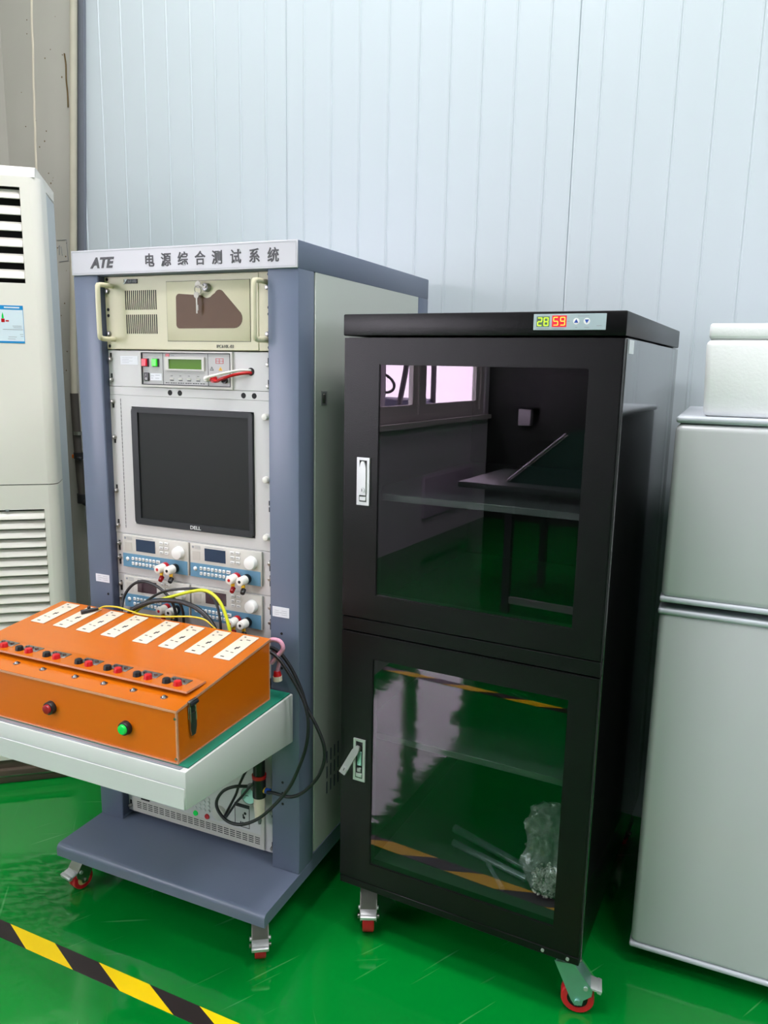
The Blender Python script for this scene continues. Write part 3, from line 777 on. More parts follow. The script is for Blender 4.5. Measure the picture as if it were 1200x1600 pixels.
def load_unit(x, z, scr, label):
    w, h = .2180, .0895
    t = thing('electronic_load', label, 'instrument', (x, PY, z), group='electronic loads in the rack')
    F = PY - .007
    MB().box((x, F, z), (x + w, PY, z + h), .0025).build('face', 'lightgrey', t)
    bd = MB().box((x + .001, F - .0008, z + .0015), (x + w - .0035, F + .001, z + .0385)).build('blue_band', 'band', t)
    MB().box((x + .0465, F - .0008, z + .0475), (x + .1105, F + .001, z + .0805)).build('display', scr, t)
    b = MB(); b.box((x + .008, F - .0006, z + .046), (x + .032, F + .001, z + .070)); b.build('print_patch', 'paleprint', t)
    b = MB(); b.box((x + .007, F - .0006, z + .0775), (x + .013, F + .001, z + .0835)); b.box((x + .048, F - .0006, z + .0842), (x + .105, F + .001, z + .0852)); b.build('print_line', 'grime', t)
    b = MB()
    for k in range(3): b.box((x + .016, F - .0006, z + .0765 + .0035 * k), (x + .034, F + .001, z + .0775 + .0035 * k))
    b.build('print_line', 'grime', t)
    for r in range(3):
        for c in range(2):
            k = MB(); k.box((x + .126 + c * .0165, F - .003, z + .0505 + r * .0125), (x + .1385 + c * .0165, F, z + .0572 + r * .0125), .001, 1); kk = k.build('button', 'key', t)
            k = MB(); k.box((x + .1285 + c * .0165, F - .0033, z + .0530 + r * .0125), (x + .136 + c * .0165, F - .0028, z + .0545 + r * .0125)); k.build('key_print', 'keymark', kk)
    MB().cyl((x + .189, F, z + .0595), (x + .189, F - .014, z + .0595), .0172, .0155, n=28, bev=.002).build('dial', 'key', t)
    b = MB(); b.sph((x + .0165, F - .001, z + .0235), .0058, 2, (1, .5, 1)); b.build('power_button', 'key', t)
    for r in range(2):
        for c in range(8):
            wd = .0078 if c < 7 else .0125
            k = MB(); k.box((x + .0315 + c * .01175, F - .0035, z + .0085 + r * .0135), (x + .0315 + c * .01175 + wd, F, z + .0170 + r * .0135), .001, 1); kk = k.build('button', 'key', t)
            k = MB(); k.box((x + .034 + c * .01175, F - .0038, z + .0118 + r * .0135), (x + .0315 + c * .01175 + wd - .0028, F - .0033, z + .0138 + r * .0135)); k.build('key_print', 'keymark', kk)
    for xx, m in ((.1445, 'red'), (.1755, 'black')):
        zc = z + .0165
        MB().cyl((x + xx, F, zc), (x + xx, F - .012, zc), .0125, n=20).build('terminal_base', m, t)
        k = MB(); k.cyl((x + xx, F - .012, zc), (x + xx, F - .036, zc), .0118, .0108, n=20, bev=.002); k.build('terminal_cap', 'white', t)
        MB().cyl((x + xx, F - .0364, zc), (x + xx, F - .034, zc), .0040, n=12).build('terminal_hole', m, t)
        MB().box((x + xx - .0045, F - .022, zc - .024), (x + xx + .0045, F - .0165, zc - .009), .001, 1).build('jumper_tab', 'yellow', t)
        k = MB(); k.cyl((x + xx + .001, F - .019, zc - .024), (x + xx + .004, F - .030, zc - .031), .0068, .006, n=14, bev=.0015); k.build('jumper_plug', 'btnred' if xx < .15 else 'black', t)
    return t
load_unit(.1080, .9052, 'bluescreen', 'pale bench load with blue band, under the left half of the monitor')
load_unit(.3312, .9052, 'bluescreen', 'pale bench load with blue band, under the right half of the monitor')
load_unit(.1080, .7920, 'redscreen', 'pale bench load with dark maroon display behind the black cables')
load_unit(.3312, .7920, 'redscreen', 'pale bench load with dark maroon display just above the right end of the orange box')

# ------------------------------------------------------------------ bottom power source
def source():
    z0, z1 = .1690, .4750
    t = thing('power_source', 'pale grey power source with keypad and vents, lowest unit of the rack', 'instrument', (.33, PY, z0))
    MB().box((PX0, PY + .001, z0), (PX1, PY + .005, z1), .0008, 1).build('rack_plate', 'panel', t)
    MB().box((.112, PY + .005, z0 + .004), (.553, .55, z1)).build('case', 'lightgrey', t)
    x0, x1 = .1015, .5475; F = PY - .005
    MB().box((x0, F, z0 + .004), (x1, PY + .001, z1 - .004), .001, 1).build('face', 'lightgrey', t)
    MB().box((x0 + .006, F - .0006, .2170), (x1 - .010, F, z1 - .01)).build('face_overlay', 'panel', t, smooth=False)
    nv = 0
    for i in range(21):
        for k in range(4):
            if i * 4 + k < 300:
                xa = .1180 + i * .0200
                MB().box((xa, F - .0005, .1880 + k * .0058), (xa + .0155, F + .001, .1900 + k * .0058)).build('vent_slot', 'dark', t, smooth=False)
    MB().box((.135, F - .004, .2180), (.165, F, .2240), .001, 1).build('grip', 'black', t)
    for r in range(4):
        for c in range(5):
            b = MB(); b.cyl((.310 + c * .0150, F, .2430 + r * .0120), (.310 + c * .0150, F - .003, .2430 + r * .0120), .0048, .004, n=12); b.build('button', 'satin', t)
    for x, m, nm in ((.3255, 'btngreen', 'green'), (.3640, 'red', 'red')):
        MB().cyl((x, F, .2255), (x, F - .004, .2255), .0078, .007, n=18).build('button', m, t, label='round %s button' % nm)
    MB().cyl((.4080, F, .2490), (.4080, F - .012, .2490), .0205, .020, n=26, bev=.002).build('dial', 'lightgrey', t)
    # outlet
    o = MB(); o.frame(.4550, .5020, .2250, .2900, .4565, .5005, .2265, .2885, F - .0012, F); o = o.build('outlet', 'bezel', t)
    MB().box((.4550, F - .0016, .2830), (.5020, F, .2930)).build('outlet_label', 'bezel', o)
    b = MB(); b.box((.472, F - .0008, .2315), (.476, F, .2405)); b.box((.478, F - .0008, .2315), (.482, F, .2405)); b.cyl((.484, F - .0008, .254), (.484, F, .254), .0042, n=10); b.cyl((.488, F - .0008, .267), (.488, F, .267), .0042, n=10); b.box((.480, F - .0008, .257), (.484, F, .264)); b.build('outlet_slot', 'dark', o)['kind'] = 'stuff'
    # pressure gauge and filter on the right
    g = MB(); g.cyl((.515, F, .338), (.515, F - .024, .338), .025, n=28, bev=.002); gg = g.build('gauge', 'chrome', t)
    MB().cyl((.515, F - .024, .338), (.515, F - .0246, .338), .0215, n=28).build('gauge_face', 'zincblue', gg)
    b = MB(); b.box((.506, F - .0252, .3375), (.516, F - .0245, .3388)); b.build('needle', 'bezel', gg)
    yr = F - .022
    f = MB(); f.cyl((.5475, yr, .345), (.5475, yr, .398), .0175, n=20); f = f.build('air_regulator', 'black', t)
    MB().cyl((.5475, yr, .398), (.5475, yr, .407), .0188, n=20).build('regulator_ring', 'red', f)
    MB().cyl((.5475, yr, .407), (.5475, yr, .455), .0155, n=20).build('regulator_knob', 'black', f)
    MB().cyl((.5475, yr, .318), (.5475, yr, .345), .0150, n=20).build('filter_collar', 'socket', f)
    MB().cyl((.5475, yr, .286), (.5475, yr, .318), .0125, .0140, n=20).build('filter_bowl', 'socket', f)
    MB().cyl((.5475, yr, .266), (.5475, yr, .286), .0040, .0070, n=14).build('drain', 'steel', f)
    MB().cyl((.566, yr, .366), (.580, yr, .366), .0075, n=14).build('hose_fitting', 'blue', f)
    MB().cyl((.562, yr, .366), (.567, yr, .366), .0080, n=14).build('fitting_collar', 'yellow', f)
    mount_bolts(t, [(.0905, .1860, 1)], [(.5705, .1860, 1), (.5705, .2900, -1)])
source()

# ================================================================== bench mat and orange box
MATZ = .6538
tag(MB().box((.004, -.4115, .6509), (.6465, -.010, MATZ), .0006, 1).build('bench_mat', 'mat'), 'green rubber mat on the white pull-out tray', 'mat')

def test_box():
    z0 = MATZ + .0002
    x0, x1, y0, y1 = -.035, .6215, -.4112, -.0645
    ZF, ZR = .7716, .8088
    k = (ZR - ZF) / (y1 - y0); ang = math.atan(k)
    def lid(y, up=0.0): return ZF + (y - y0) * k + up
    t = thing('test_fixture_box', 'orange box with white sockets and red and black terminals on the green mat', 'box', (.30, -.24, z0))
    th = .007
    b = MB(); b.prism([(y0, z0), (y1, z0), (y1, ZR - th), (y0, ZF - th)], 'x', x0, x1); b.build('body', 'orange', t)
    # paler board edges
    b = MB(); b.box((x1 - .0035, y0 - .0006, z0), (x1 + .0006, y0 + .0035, ZF - th)); b.box((x0, y0 - .0008, z0), (x1 + .0005, y0 + .002, z0 + .003)); b.box((x1 - .002, y0, z0), (x1 + .0008, y1, z0 + .003)); b.box((x1 - .003, y1 - .003, z0), (x1 + .0006, y1 + .0006, ZR - th)); b.build('board_edge', 'orangeedge', t)
    b = MB(); b.prism([(y0 - .003, lid(y0, -th)), (y1 + .002, lid(y1, -th)), (y1 + .002, lid(y1)), (y0 - .003, lid(y0))], 'x', x0 - .002, x1 + .002)
    ld = b.build('lid', 'orangetop', t)
    b = MB(); b.prism([(y0 - .0036, lid(y0, -th + .001)), (y0 - .003, lid(y0, -th + .001)), (y0 - .003, lid(y0, -.001)), (y0 - .0036, lid(y0, -.001))], 'x', x0, x1 + .002); b.prism([(y0 - .003, lid(y0, -th + .0008)), (y1, lid(y1, -th + .0008)), (y1, lid(y1, -.0006)), (y0 - .003, lid(y0, -.0006))], 'x', x1 + .002, x1 + .0026); b.build('lid_edge', 'orangeedge', ld)
    S = Matrix.Rotation(ang, 4, 'X')
    def onlid(x, y, up=0): return Matrix.Translation((x, y, lid(y, up))) @ S
    # sockets
    for xs in (-.009, .067, .143, .222, .320, .397, .474, .554):
        m = onlid(xs + .0225, -.1345)
        sk = MB().box((-.0225, -.062, 0), (.0225, .062, .0028), .0014, 2, m).build('socket', 'socket', t)
        b = MB()
        for (a, c, wd, hh) in ((-.004, -.052, .010, .004), (-.009, -.026, .008, .003), (.006, -.028, .008, .003), (.002, -.006, .0045, .011), (.0065, -.001, .004, .010), (-.010, .034, .005, .004), (-.010, .052, .005, .004), (.006, .040, .010, .003), (.010, .040, .004, .003)):
            b.box((a - wd / 2, c - hh / 2, .0026), (a + wd / 2, c + hh / 2, .0030), 0, 1, m)
        b.build('socket_slot', 'bezel', sk)['kind'] = 'stuff'
    # raised terminal strip
    pf, pr = -.364, -.300; hf, hr = .0135, .0060
    b = MB(); b.prism([(pf, lid(pf, hf - .005)), (pr, lid(pr, hr - .005)), (pr, lid(pr, hr)), (pf, lid(pf, hf))], 'x', x0 - .002, .611); st = b.build('terminal_strip', 'orangetop', t)
    b = MB(); b.prism([(pf - .0006, lid(pf, hf - .0045)), (pf, lid(pf, hf - .0045)), (pf, lid(pf, hf - .0005)), (pf - .0006, lid(pf, hf - .0005))], 'x', x0, .611); b.prism([(pf, lid(pf, hf - .0045)), (pr, lid(pr, hr - .0045)), (pr, lid(pr, hr - .0005)), (pf, lid(pf, hf - .0005))], 'x', .611, .6116); b.build('strip_edge', 'orangeedge', st)
    def strip(y, up=0): return lid(y, hf + (y - pf) / (pr - pf) * (hr - hf) + up)
    for xr in (-.010, .071, .149, .234, .330, .413, .495, .573):
        for xx, m in ((xr, 'red'), (xr - .030, 'black')):
            y = -.3450 if m == 'red' else -.3440
            b = MB(); b.cyl((xx, y, lid(y, .001)), (xx, y, strip(y, -.005)), .007, n=14); b.cyl((xx, y, strip(y, -.001)), (xx, y, strip(y, .0100)), .0096, .0084, n=16, bev=.0022)
            b.build('binding_post', m, t, label='%s binding post' % m)
        pl_ = MB().box((xr - .036, -.338, strip(-.325) - .0008), (xr + .014, -.312, strip(-.325) + .0012), .0004, 1).build('lug_plate', 'steel', t)
        b = MB()
        for xx in (xr - .024, xr - .010, xr + .005): b.cyl((xx, -.326, strip(-.326, .001)), (xx, -.326, strip(-.326, .0055)), .0046, .004, n=6)
        b.build('nut', 'chrome', pl_)
    for x in (.070, .150, .230, .325, .406, .486, .566):
        b = MB(); b.cyl((x, -.3800, lid(-.380, -.0005)), (x, -.380, lid(-.380, .0012)), .0078, n=16); b.cyl((x, -.380, lid(-.380, .001)), (x, -.380, lid(-.380, .005)), .0052, .0035, n=12, bev=.001); b.build('lid_screw', 'chrome', t)
    # push buttons on the front
    for x, z, m, nm in ((.283, .7092, 'btnred', 'dark red'), (.4915, .7070, 'btngreen', 'green')):
        k2 = MB(); k2.cyl((x, y0, z), (x, y0 - .011, z), .0150, .0142, n=28, bev=.0015); k2 = k2.build('push_button', 'black', t, label='round %s push button' % nm)
        b = MB(); b.cyl((x, y0 - .008, z), (x, y0 - .0165, z), .0112, .0102, n=26, bev=.0018); b.build('button_cap', m, k2)
    b = MB()
    for z in (.665, .752): b.cyl((x1 - .004, y0 - .002, z), (x1 - .004, y0 + .001, z), .0028, n=10)
    b.build('body_screw', 'chrome', t)
    # toggle latch on the right side
    yl = -.3660; X = x1 + .0004
    b = MB(); b.box((X, yl - .011, .736), (X + .003, yl + .011, .766), .001, 1); b.box((X + .001, yl - .013, .764), (X + .009, yl + .013, .7775), .002, 2); lt = b.build('latch', 'chrome', t)
    b = MB(); b.cyl((X + .007, yl - .012, .7705), (X + .007, yl + .012, .7705), .0048, n=12); b.build('latch_hook', 'bezel', lt)
    b = MB(); b.tube([(X + .005, yl - .008, .770), (X + .006, yl - .009, .745), (X + .006, yl - .009, .730)], .0014, 6, 3); b.tube([(X + .005, yl + .008, .770), (X + .006, yl + .009, .745), (X + .006, yl + .009, .730)], .0014, 6, 3); b.build('latch_wire', 'steel', lt)
    b = MB(); b.prism([(yl - .0105, .748), (yl + .0105, .748), (yl + .0100, .715), (yl + .006, .700), (yl - .006, .700), (yl - .0100, .715)], 'x', X + .003, X + .0065); b.build('latch_lever', 'steel', lt)
    return lid
LID = test_box()

# ------------------------------------------------------------------ cables
def cable(pts, r, m, label, cat='cable', name='cable', n=10):
    return tag(MB().tube(pts, r, n, 6).build(name, m), label, cat)
cable([(0.152, -0.052, 0.751), (0.149, -0.045, 0.784), (0.144, -0.035, 0.806), (0.140, -0.020, 0.834), (0.158, -0.012, 0.863), (0.190, -0.012, 0.880), (0.232, -0.014, 0.880), (0.274, -0.018, 0.864), (0.303, -0.022, 0.839), (0.311, -0.020, 0.803), (0.311, -0.020, 0.766)], .0040, 'rubber', 'black cable arching highest on the left over the lower row of loads')
cable([(0.176, -0.034, 0.779), (0.198, -0.030, 0.813), (0.232, -0.022, 0.843), (0.280, -0.027, 0.869), (0.335, -0.026, 0.883), (0.383, -0.024, 0.889), (0.423, -0.026, 0.881), (0.448, -0.032, 0.859), (0.463, -0.040, 0.824), (0.468, -0.044, 0.792)], .0034, 'rubber', 'thin black cable running beside the yellow-green wire')
cable([(0.178, -0.058, 0.787), (0.199, -0.060, 0.815), (0.237, -0.056, 0.837), (0.280, -0.053, 0.852), (0.339, -0.050, 0.858), (0.388, -0.050, 0.852), (0.427, -0.052, 0.835), (0.455, -0.055, 0.808), (0.462, -0.056, 0.785)], .0062, 'rubber', 'thickest black cable, lowest arch behind the orange box')
cable([(0.191, -0.047, 0.789), (0.209, -0.044, 0.816), (0.254, -0.040, 0.841), (0.317, -0.037, 0.864), (0.376, -0.037, 0.885), (0.419, -0.037, 0.893), (0.457, -0.042, 0.880), (0.482, -0.047, 0.850), (0.500, -0.052, 0.806), (0.503, -0.052, 0.782)], .0042, 'yg', 'yellow-green wire arching over the lower row of loads')
cable([(0.298, -0.034, 0.863), (0.332, -0.034, 0.850), (0.341, -0.030, 0.825), (0.340, -0.026, 0.794), (0.340, -0.022, 0.766)], .0036, 'rubber', 'short black cable dropping to the terminal of the left lower load')
cable([(0.111, -0.085, 0.812), (0.122, -0.075, 0.819), (0.156, -0.063, 0.819), (0.205, -0.066, 0.8155), (0.234, -0.068, 0.8135), (0.291, -0.067, 0.815), (0.351, -0.064, 0.823), (0.392, -0.062, 0.828), (0.433, -0.060, 0.825), (0.466, -0.058, 0.803)], .0022, 'yw', 'thin yellow wire lying along the rear edge of the orange box')
p = MB(); p.cyl((.086, -.120, LID(-.120, .0085)), (.111, -.085, LID(-.085, .0085)), .0062, .0040, n=14); p.box((.092, -.106, LID(-.104, .010)), (.100, -.098, LID(-.104, .020)), .002, 1)
tag(p.build('wire_clip', 'rubber'), 'black clip at the end of the thin yellow wire on the orange box', 'clip')
cable([(0.611, -0.052, 0.796), (0.623, -0.050, 0.802), (0.642, -0.048, 0.799), (0.649, -0.048, 0.782), (0.634, -0.050, 0.761), (0.619, -0.052, 0.742)], .0055, 'pink', 'pink braided hose looping out behind the orange box', 'hose', 'hose')
cable([(0.613, -0.036, 0.768), (0.622, -0.036, 0.762), (0.631, -0.037, 0.742), (0.627, -0.038, 0.718)], .0050, 'pink', 'shorter pink braided hose dropping to the red and white plug', 'hose', 'hose')
c = thing('connector_plug', 'red and white plug under the pink hoses behind the orange box', 'plug', (.626, -.038, .694))
MB().cyl((.628, -.038, .694), (.627, -.038, .706), .0115, n=18).build('white_collar', 'socket', c)
MB().cyl((.627, -.038, .706), (.626, -.038, .718), .0105, .0080, n=18).build('red_sleeve', 'red', c)
cable([(0.610, -0.045, 0.778), (0.621, -0.040, 0.774), (0.640, -0.036, 0.760), (0.663, -0.030, 0.726), (0.685, -0.026, 0.680), (0.703, -0.024, 0.629), (0.726, -0.020, 0.587), (0.744, -0.016, 0.540), (0.745, -0.014, 0.502), (0.736, -0.016, 0.468), (0.721, -0.020, 0.439), (0.689, -0.026, 0.403), (0.653, -0.028, 0.384), (0.609, -0.026, 0.382), (0.584, -0.020, 0.375)], .0044, 'rubber', 'black cable looping widest past the right post of the rack')
cable([(0.612, -0.060, 0.773), (0.626, -0.056, 0.769), (0.646, -0.054, 0.753), (0.673, -0.052, 0.718), (0.695, -0.050, 0.683), (0.713, -0.052, 0.649), (0.722, -0.054, 0.605), (0.718, -0.058, 0.549), (0.699, -0.060, 0.490), (0.673, -0.062, 0.432), (0.633, -0.066, 0.377), (0.589, -0.070, 0.331), (0.540, -0.072, 0.302), (0.497, -0.072, 0.299), (0.466, -0.068, 0.317), (0.455, -0.060, 0.338), (0.471, -0.054, 0.367), (0.500, -0.046, 0.383), (0.533, -0.036, 0.387)], .0042, 'rubber', 'black cable curling into a ring in front of the power source')
cable([(0.524, -0.024, 0.424), (0.514, -0.026, 0.404), (0.501, -0.028, 0.373), (0.491, -0.028, 0.346), (0.454, -0.016, 0.282), (0.440, -0.006, 0.262)], .0034, 'rubber', 'straight black lead from the regulator to the grey dial')
cable([(0.559, -0.046, 0.407), (0.545, -0.048, 0.390), (0.523, -0.044, 0.361), (0.496, -0.034, 0.329), (0.462, -0.024, 0.280), (0.446, -0.012, 0.260)], .0034, 'rubber', 'second black lead running to the grey dial, below the first')

# ================================================================== DRY CABINET
def dry_cabinet():
    t = thing('dry_cabinet', 'black two-door dry storage cabinet with dark glass and digital display', 'cabinet', (.7661, .0304, 0), -.0582, world=False)
    Wd, Dp, zb, zt, zl = .618, .8085, .1441, 1.5663, 1.5193
    b = MB()
    b.box((0, .024, zb), (.014, Dp, zl - .003)); b.box((0.014, Dp - .012, zb), (Wd - .014, Dp, zl - .003))
    b.box((.014, .024, zb), (Wd - .014, Dp - .012, zb + .03)); b.box((.014, .024, zl - .03), (Wd - .014, Dp - .012, zl - .003))
    b.box((.014, .024, .835), (Wd - .014, Dp - .012, .855))
    b.box((.014, .024, zb + .03), (.075, .030, .835)); b.box((.55, .024, zb + .03), (Wd - .014, .030, .835))
    b.box((.014, .024, .855), (.075, .030, zl - .03)); b.box((.55, .024, .855), (Wd - .014, .030, zl - .03))
    b.build('body', 'cabin', t)
    MB().box((Wd - .014, .024, zb), (Wd, Dp, zl - .003), .0015, 1).build('side_wall', 'cabside', t)
    b = MB(); b.box((-.001, -.002, zl), (Wd + .001, Dp, zt), .003); b.build('top_cover', 'cab', t)
    MB().box((.001, .002, .8270), (Wd - .001, .024, .8608), .0015, 1).build('front_rail', 'cab', t); MB().box((.001, .002, zb), (Wd - .001, .024, .1635), .0015, 1).build('front_rail', 'cab', t)
    b = MB()
    for x in (.535, .592): b.cyl((x, .002, .1545), (x, -.001, .1545), .0038, n=12)
    b.build('rail_screw', 'satin', t)
    for nm, z0, z1, hx0, hx1, hz0, hz1 in (('upper', .8632, 1.5148, .0925, .5520, .9252, 1.4564), ('lower', .1660, .8248, .0890, .5548, .2235, .7650)):
        b = MB(); b.frame(.001, .6165, z0, z1, hx0, hx1, hz0, hz1, 0, .023)
        es = [e for e in b.bm.edges if all(abs(v.co.y) < 1e-6 for v in e.verts) and len(e.link_faces) == 2 and any(abs(f.normal.y) < .5 for f in e.link_faces)]
        bmesh.ops.recalc_face_normals(b.bm, faces=b.bm.faces[:])
        es = [e for e in b.bm.edges if all(abs(v.co.y) < 1e-6 for v in e.verts) and e.calc_face_angle(0) > 1]
        bmesh.ops.bevel(b.bm, geom=es, offset=.0018, segments=2, affect='EDGES')
        d = b.build('door', 'cab', t, label='%s black framed glass door' % nm)
        MB().box((hx0 + .0002, .0035, hz0 + .0002), (hx1 - .0002, .0085, hz1 - .0002)).build('glass', 'doorglass', d, smooth=False)
        # swing handle lock
        hx, hz = .0392, (1.1368 if nm == 'upper' else .4432); hw_, hh = .0325, .1105
        b = MB(); b.frame(hx, hx + hw_, hz, hz + hh, hx + .0065, hx + hw_ - .0065, hz + .008, hz + hh - .006, -.004, .001); b.build('lock_plate', 'satin', d)
        MB().box((hx + .006, -.0012, hz + .007), (hx + hw_ - .006, .0008, hz + hh - .005)).build('lock_recess', 'bezel', d)
        MB().box((hx + .0075, -.005, hz + .0105), (hx + hw_ - .0085, -.001, hz + .021), .001, 1).build('release_tab', 'satin', d)
        lev = MB(); cx = hx + hw_ / 2
        prof = [(-.0085, .0), (.0085, 0), (.0085, .062), (.006, .072), (.003, .078), (-.003, .078), (-.006, .072), (-.0085, .062)]
        if nm == 'upper':
            mm = Matrix.Translation((cx, -.0015, hz + .024))
            lev.prism(prof, 'y', -.0055, 0.0)
            lev.cyl((0, -.0055, .012), (0, -.0075, .012), .0062, n=18)
        else:
            # swung out to the left and forward
            mm = Matrix.Translation((cx, -.006, hz + hh - .016)) @ Matrix.Rotation(math.radians(24), 4, 'Y') @ Matrix.Rotation(math.radians(-20), 4, 'X') @ Matrix.Translation((0, 0, -.078))
            lev.prism(prof, 'y', -.007, 0.0)
            lev.cyl((0, -.007, .012), (0, -.009, .012), .0062, n=18)
            MB().cyl((cx, 0, hz + hh - .024), (cx, -.010, hz + hh - .024), .006, n=14).build('pivot', 'steel', d)
            MB().box((cx - .0062, -.003, hz + .040), (cx + .0062, -.0005, hz + .078), .001, 1).build('lock_insert', 'zincblue', d)
            MB().box((cx - .005, -.005, hz + .024), (cx + .006, -.001, hz + .036), .001, 1).build('catch', 'chrome', d)
        for v in lev.bm.verts: v.co = mm @ v.co
        lv = lev.build('lever', 'satin', d)
        kh = MB(); kh.box((-.0007, -.0095 if nm == 'lower' else -.008, .009), (.0007, -.0070, .0155))
        for v in kh.bm.verts: v.co = mm @ v.co
        kh.build('keyhole', 'bezel', d)
    # digital display
    F = -.002
    b = MB(); b.box((.4372, F - .0012, 1.5302), (.5800, F, 1.5612), .0005, 1)
    dp = b.build('display', 'disp', t, label='pale display strip reading 28 and 59')
    def seg(ch, x, z, w_, h_, m):
        S = {'2': 'abged', '8': 'abcdefg', '5': 'afgcd', '9': 'abcdfg'}[ch]
        th = .0016; b = MB(); y0, y1 = F - .0020, F - .0014
        hh = h_ / 2
        for s in S:
            c0, c1 = {'a': ((x + .001, z + h_ - th), (x + w_ - .001, z + h_)), 'g': ((x + .001, z + hh - th / 2), (x + w_ - .001, z + hh + th / 2)), 'd': ((x + .001, z), (x + w_ - .001, z + th)),
                      'f': ((x, z + hh + .0006), (x + th, z + h_ - .0006)), 'b': ((x + w_ - th, z + hh + .0006), (x + w_, z + h_ - .0006)), 'e': ((x, z + .0006), (x + th, z + hh - .0006)), 'c': ((x + w_ - th, z + .0006), (x + w_, z + hh - .0006))}[s]
            b.box((c0[0], y0, c0[1]), (c1[0], y1, c1[1]))
        b.build('digit', m, dp)
    MB().box((.4435, F - .0015, 1.5365), (.4695, F - .0010, 1.5565)).build('digit_back', 'segbg_g', dp)
    MB().box((.4745, F - .0015, 1.5360), (.5035, F - .0010, 1.5580)).build('digit_back', 'segbg_r', dp)
    seg('2', .4453, 1.5383, .0095, .0162, 'seg_g'); seg('8', .4580, 1.5383, .0095, .0162, 'seg_g')
    seg('5', .4770, 1.5388, .0100, .0165, 'seg_r'); seg('9', .4908, 1.5388, .0100, .0165, 'seg_r')
    for x, s in ((.5225, 1), (.5430, -1)):
        MB().cyl((x, F - .0018, 1.5468), (x, F - .001, 1.5468), .0062, n=22).build('arrow_button', 'key', dp)
        b = MB(); b.prism([(x - .0042, 1.5468 - s * .003), (x + .0042, 1.5468 - s * .003), (x, 1.5468 + s * .0042)], 'y', F - .0022, F - .0017); b.build('arrow', 'blue', dp)
    b = MB()
    for x, l, z in ((.443, .026, 1.5325), (.474, .026, 1.5325), (.5055, .004, 1.5462), (.521, .004, 1.5345), (.5385, .009, 1.5345), (.5250, .022, 1.5560), (.562, .010, 1.5375)): b.box((x, F - .0015, z), (x + l, F - .0011, z + .0012))
    b.build('print_line', 'grime', dp)
    # label on the side
    l = MB().box((Wd, .040, 1.4870), (Wd + .0008, .092, 1.5135)).build('paper_label', 'paper', t, smooth=False, label='small white paper label')
    # shelves
    for z in (1.153, .5500):
        b = MB(); b.box((.016, .055, z - .002), (Wd - .016, Dp - .014, z + .002)); b.box((.062, .045, z - .009), (.556, .055, z + .007), .001, 1)
        b.build('shelf', 'cabshelf', t)
    MB().box((.062, .04, .176), (.556, Dp - .014, .186)).build('floor_plate', 'cabshelf', t)
    # casters
    caster(t, (.052, .068), zb, .0375, math.radians(-63), .030, 'satin')
    caster(t, (.584, .040), zb, .0375, math.radians(12), .032, 'zincblue')
    caster(t, (.047, .73), zb, .0375, math.radians(110), .030, 'satin', pedal=False)
    caster(t, (.578, .73), zb, .0375, math.radians(80), .030, 'satin', pedal=False)
    return t
CAB = dry_cabinet()

def in_cab(name, label, cat, loc, group=None):
    """a thing standing inside the cabinet, drawn in the cabinet's local axes"""
    c, s = math.cos(-.0582), math.sin(-.0582)
    o = thing(name, label, cat, (.7661 + loc[0] * c - loc[1] * s, .0304 + loc[0] * s + loc[1] * c, loc[2]), -.0582, group, world=False)
    return o
def contents():
    t = in_cab('plastic_bag', 'crumpled clear plastic bag of pale beads low in the black cabinet', 'bag', (.50, .16, .1865))
    b = MB(); b.sph((0, 0, 0), 1.0, 5)
    for v in b.bm.verts:
        n = v.co.normalized(); z = (n.z + 1) / 2
        prof = .055 * (1 - .25 * z) + .012 * math.sin(z * 9)
        d = noise.noise(n * 3.1) * .26 + noise.noise(n * 8) * .16 + noise.noise(n * 19) * .12
        v.co = Vector((n.x * (prof + .018) * (1 + d), n.y * prof * (1 + d), max(.0, .118 + n.z * .120 * (1 + .3 * d))))
    b.build('bag_film', 'bag', t)
    b = MB(); rnd = random.Random(5)
    for i in range(420):
        a = rnd.uniform(0, 6.283); r = .040 * math.sqrt(rnd.random()); z = .006 + .070 * rnd.random() ** 1.4 * (1 - (r / .055) ** 2)
        b.sph((r * math.cos(a), r * .85 * math.sin(a), z), .0032, 1)
    b.build('beads', 'bead', t)['kind'] = 'stuff'
    for i, (p0, p1, r, lab) in enumerate(((( -.29, .10, .165), (-.045, .02, .165), .011, 'upper clear plastic tube lying across the cabinet floor'),
                                     ((-.27, .04, .105), (-.06, -.01, .110), .009, 'lower clear plastic tube lying across the cabinet floor'),
                                     ((-.16, .00, .07), (-.10, -.07, .02), .006, 'short clear plastic tube leaning beside the bag of beads'))):
        o = in_cab('plastic_tube', lab, 'tube', (.50 + p1[0], .18 + p1[1], .1870), 'clear tubes in the cabinet')
        dz = -.155 + i * .035
        q0 = Vector((p0[0] - p1[0], p0[1] - p1[1], r + .001)); q1 = Vector((0, 0, r + .001))
        b = MB(); b.cyl(q0, q1, r, n=14); b.build('tube_wall', 'tubeplastic', o)
        d = (q1 - q0).normalized(); b = MB(); b.cyl(q0 - d * .004, q0 + d * .006, r + .001, n=14); b.cyl(q1 - d * .006, q1 + d * .004, r + .001, n=14); b.build('end_plug', 'tubeplastic', o)
contents()

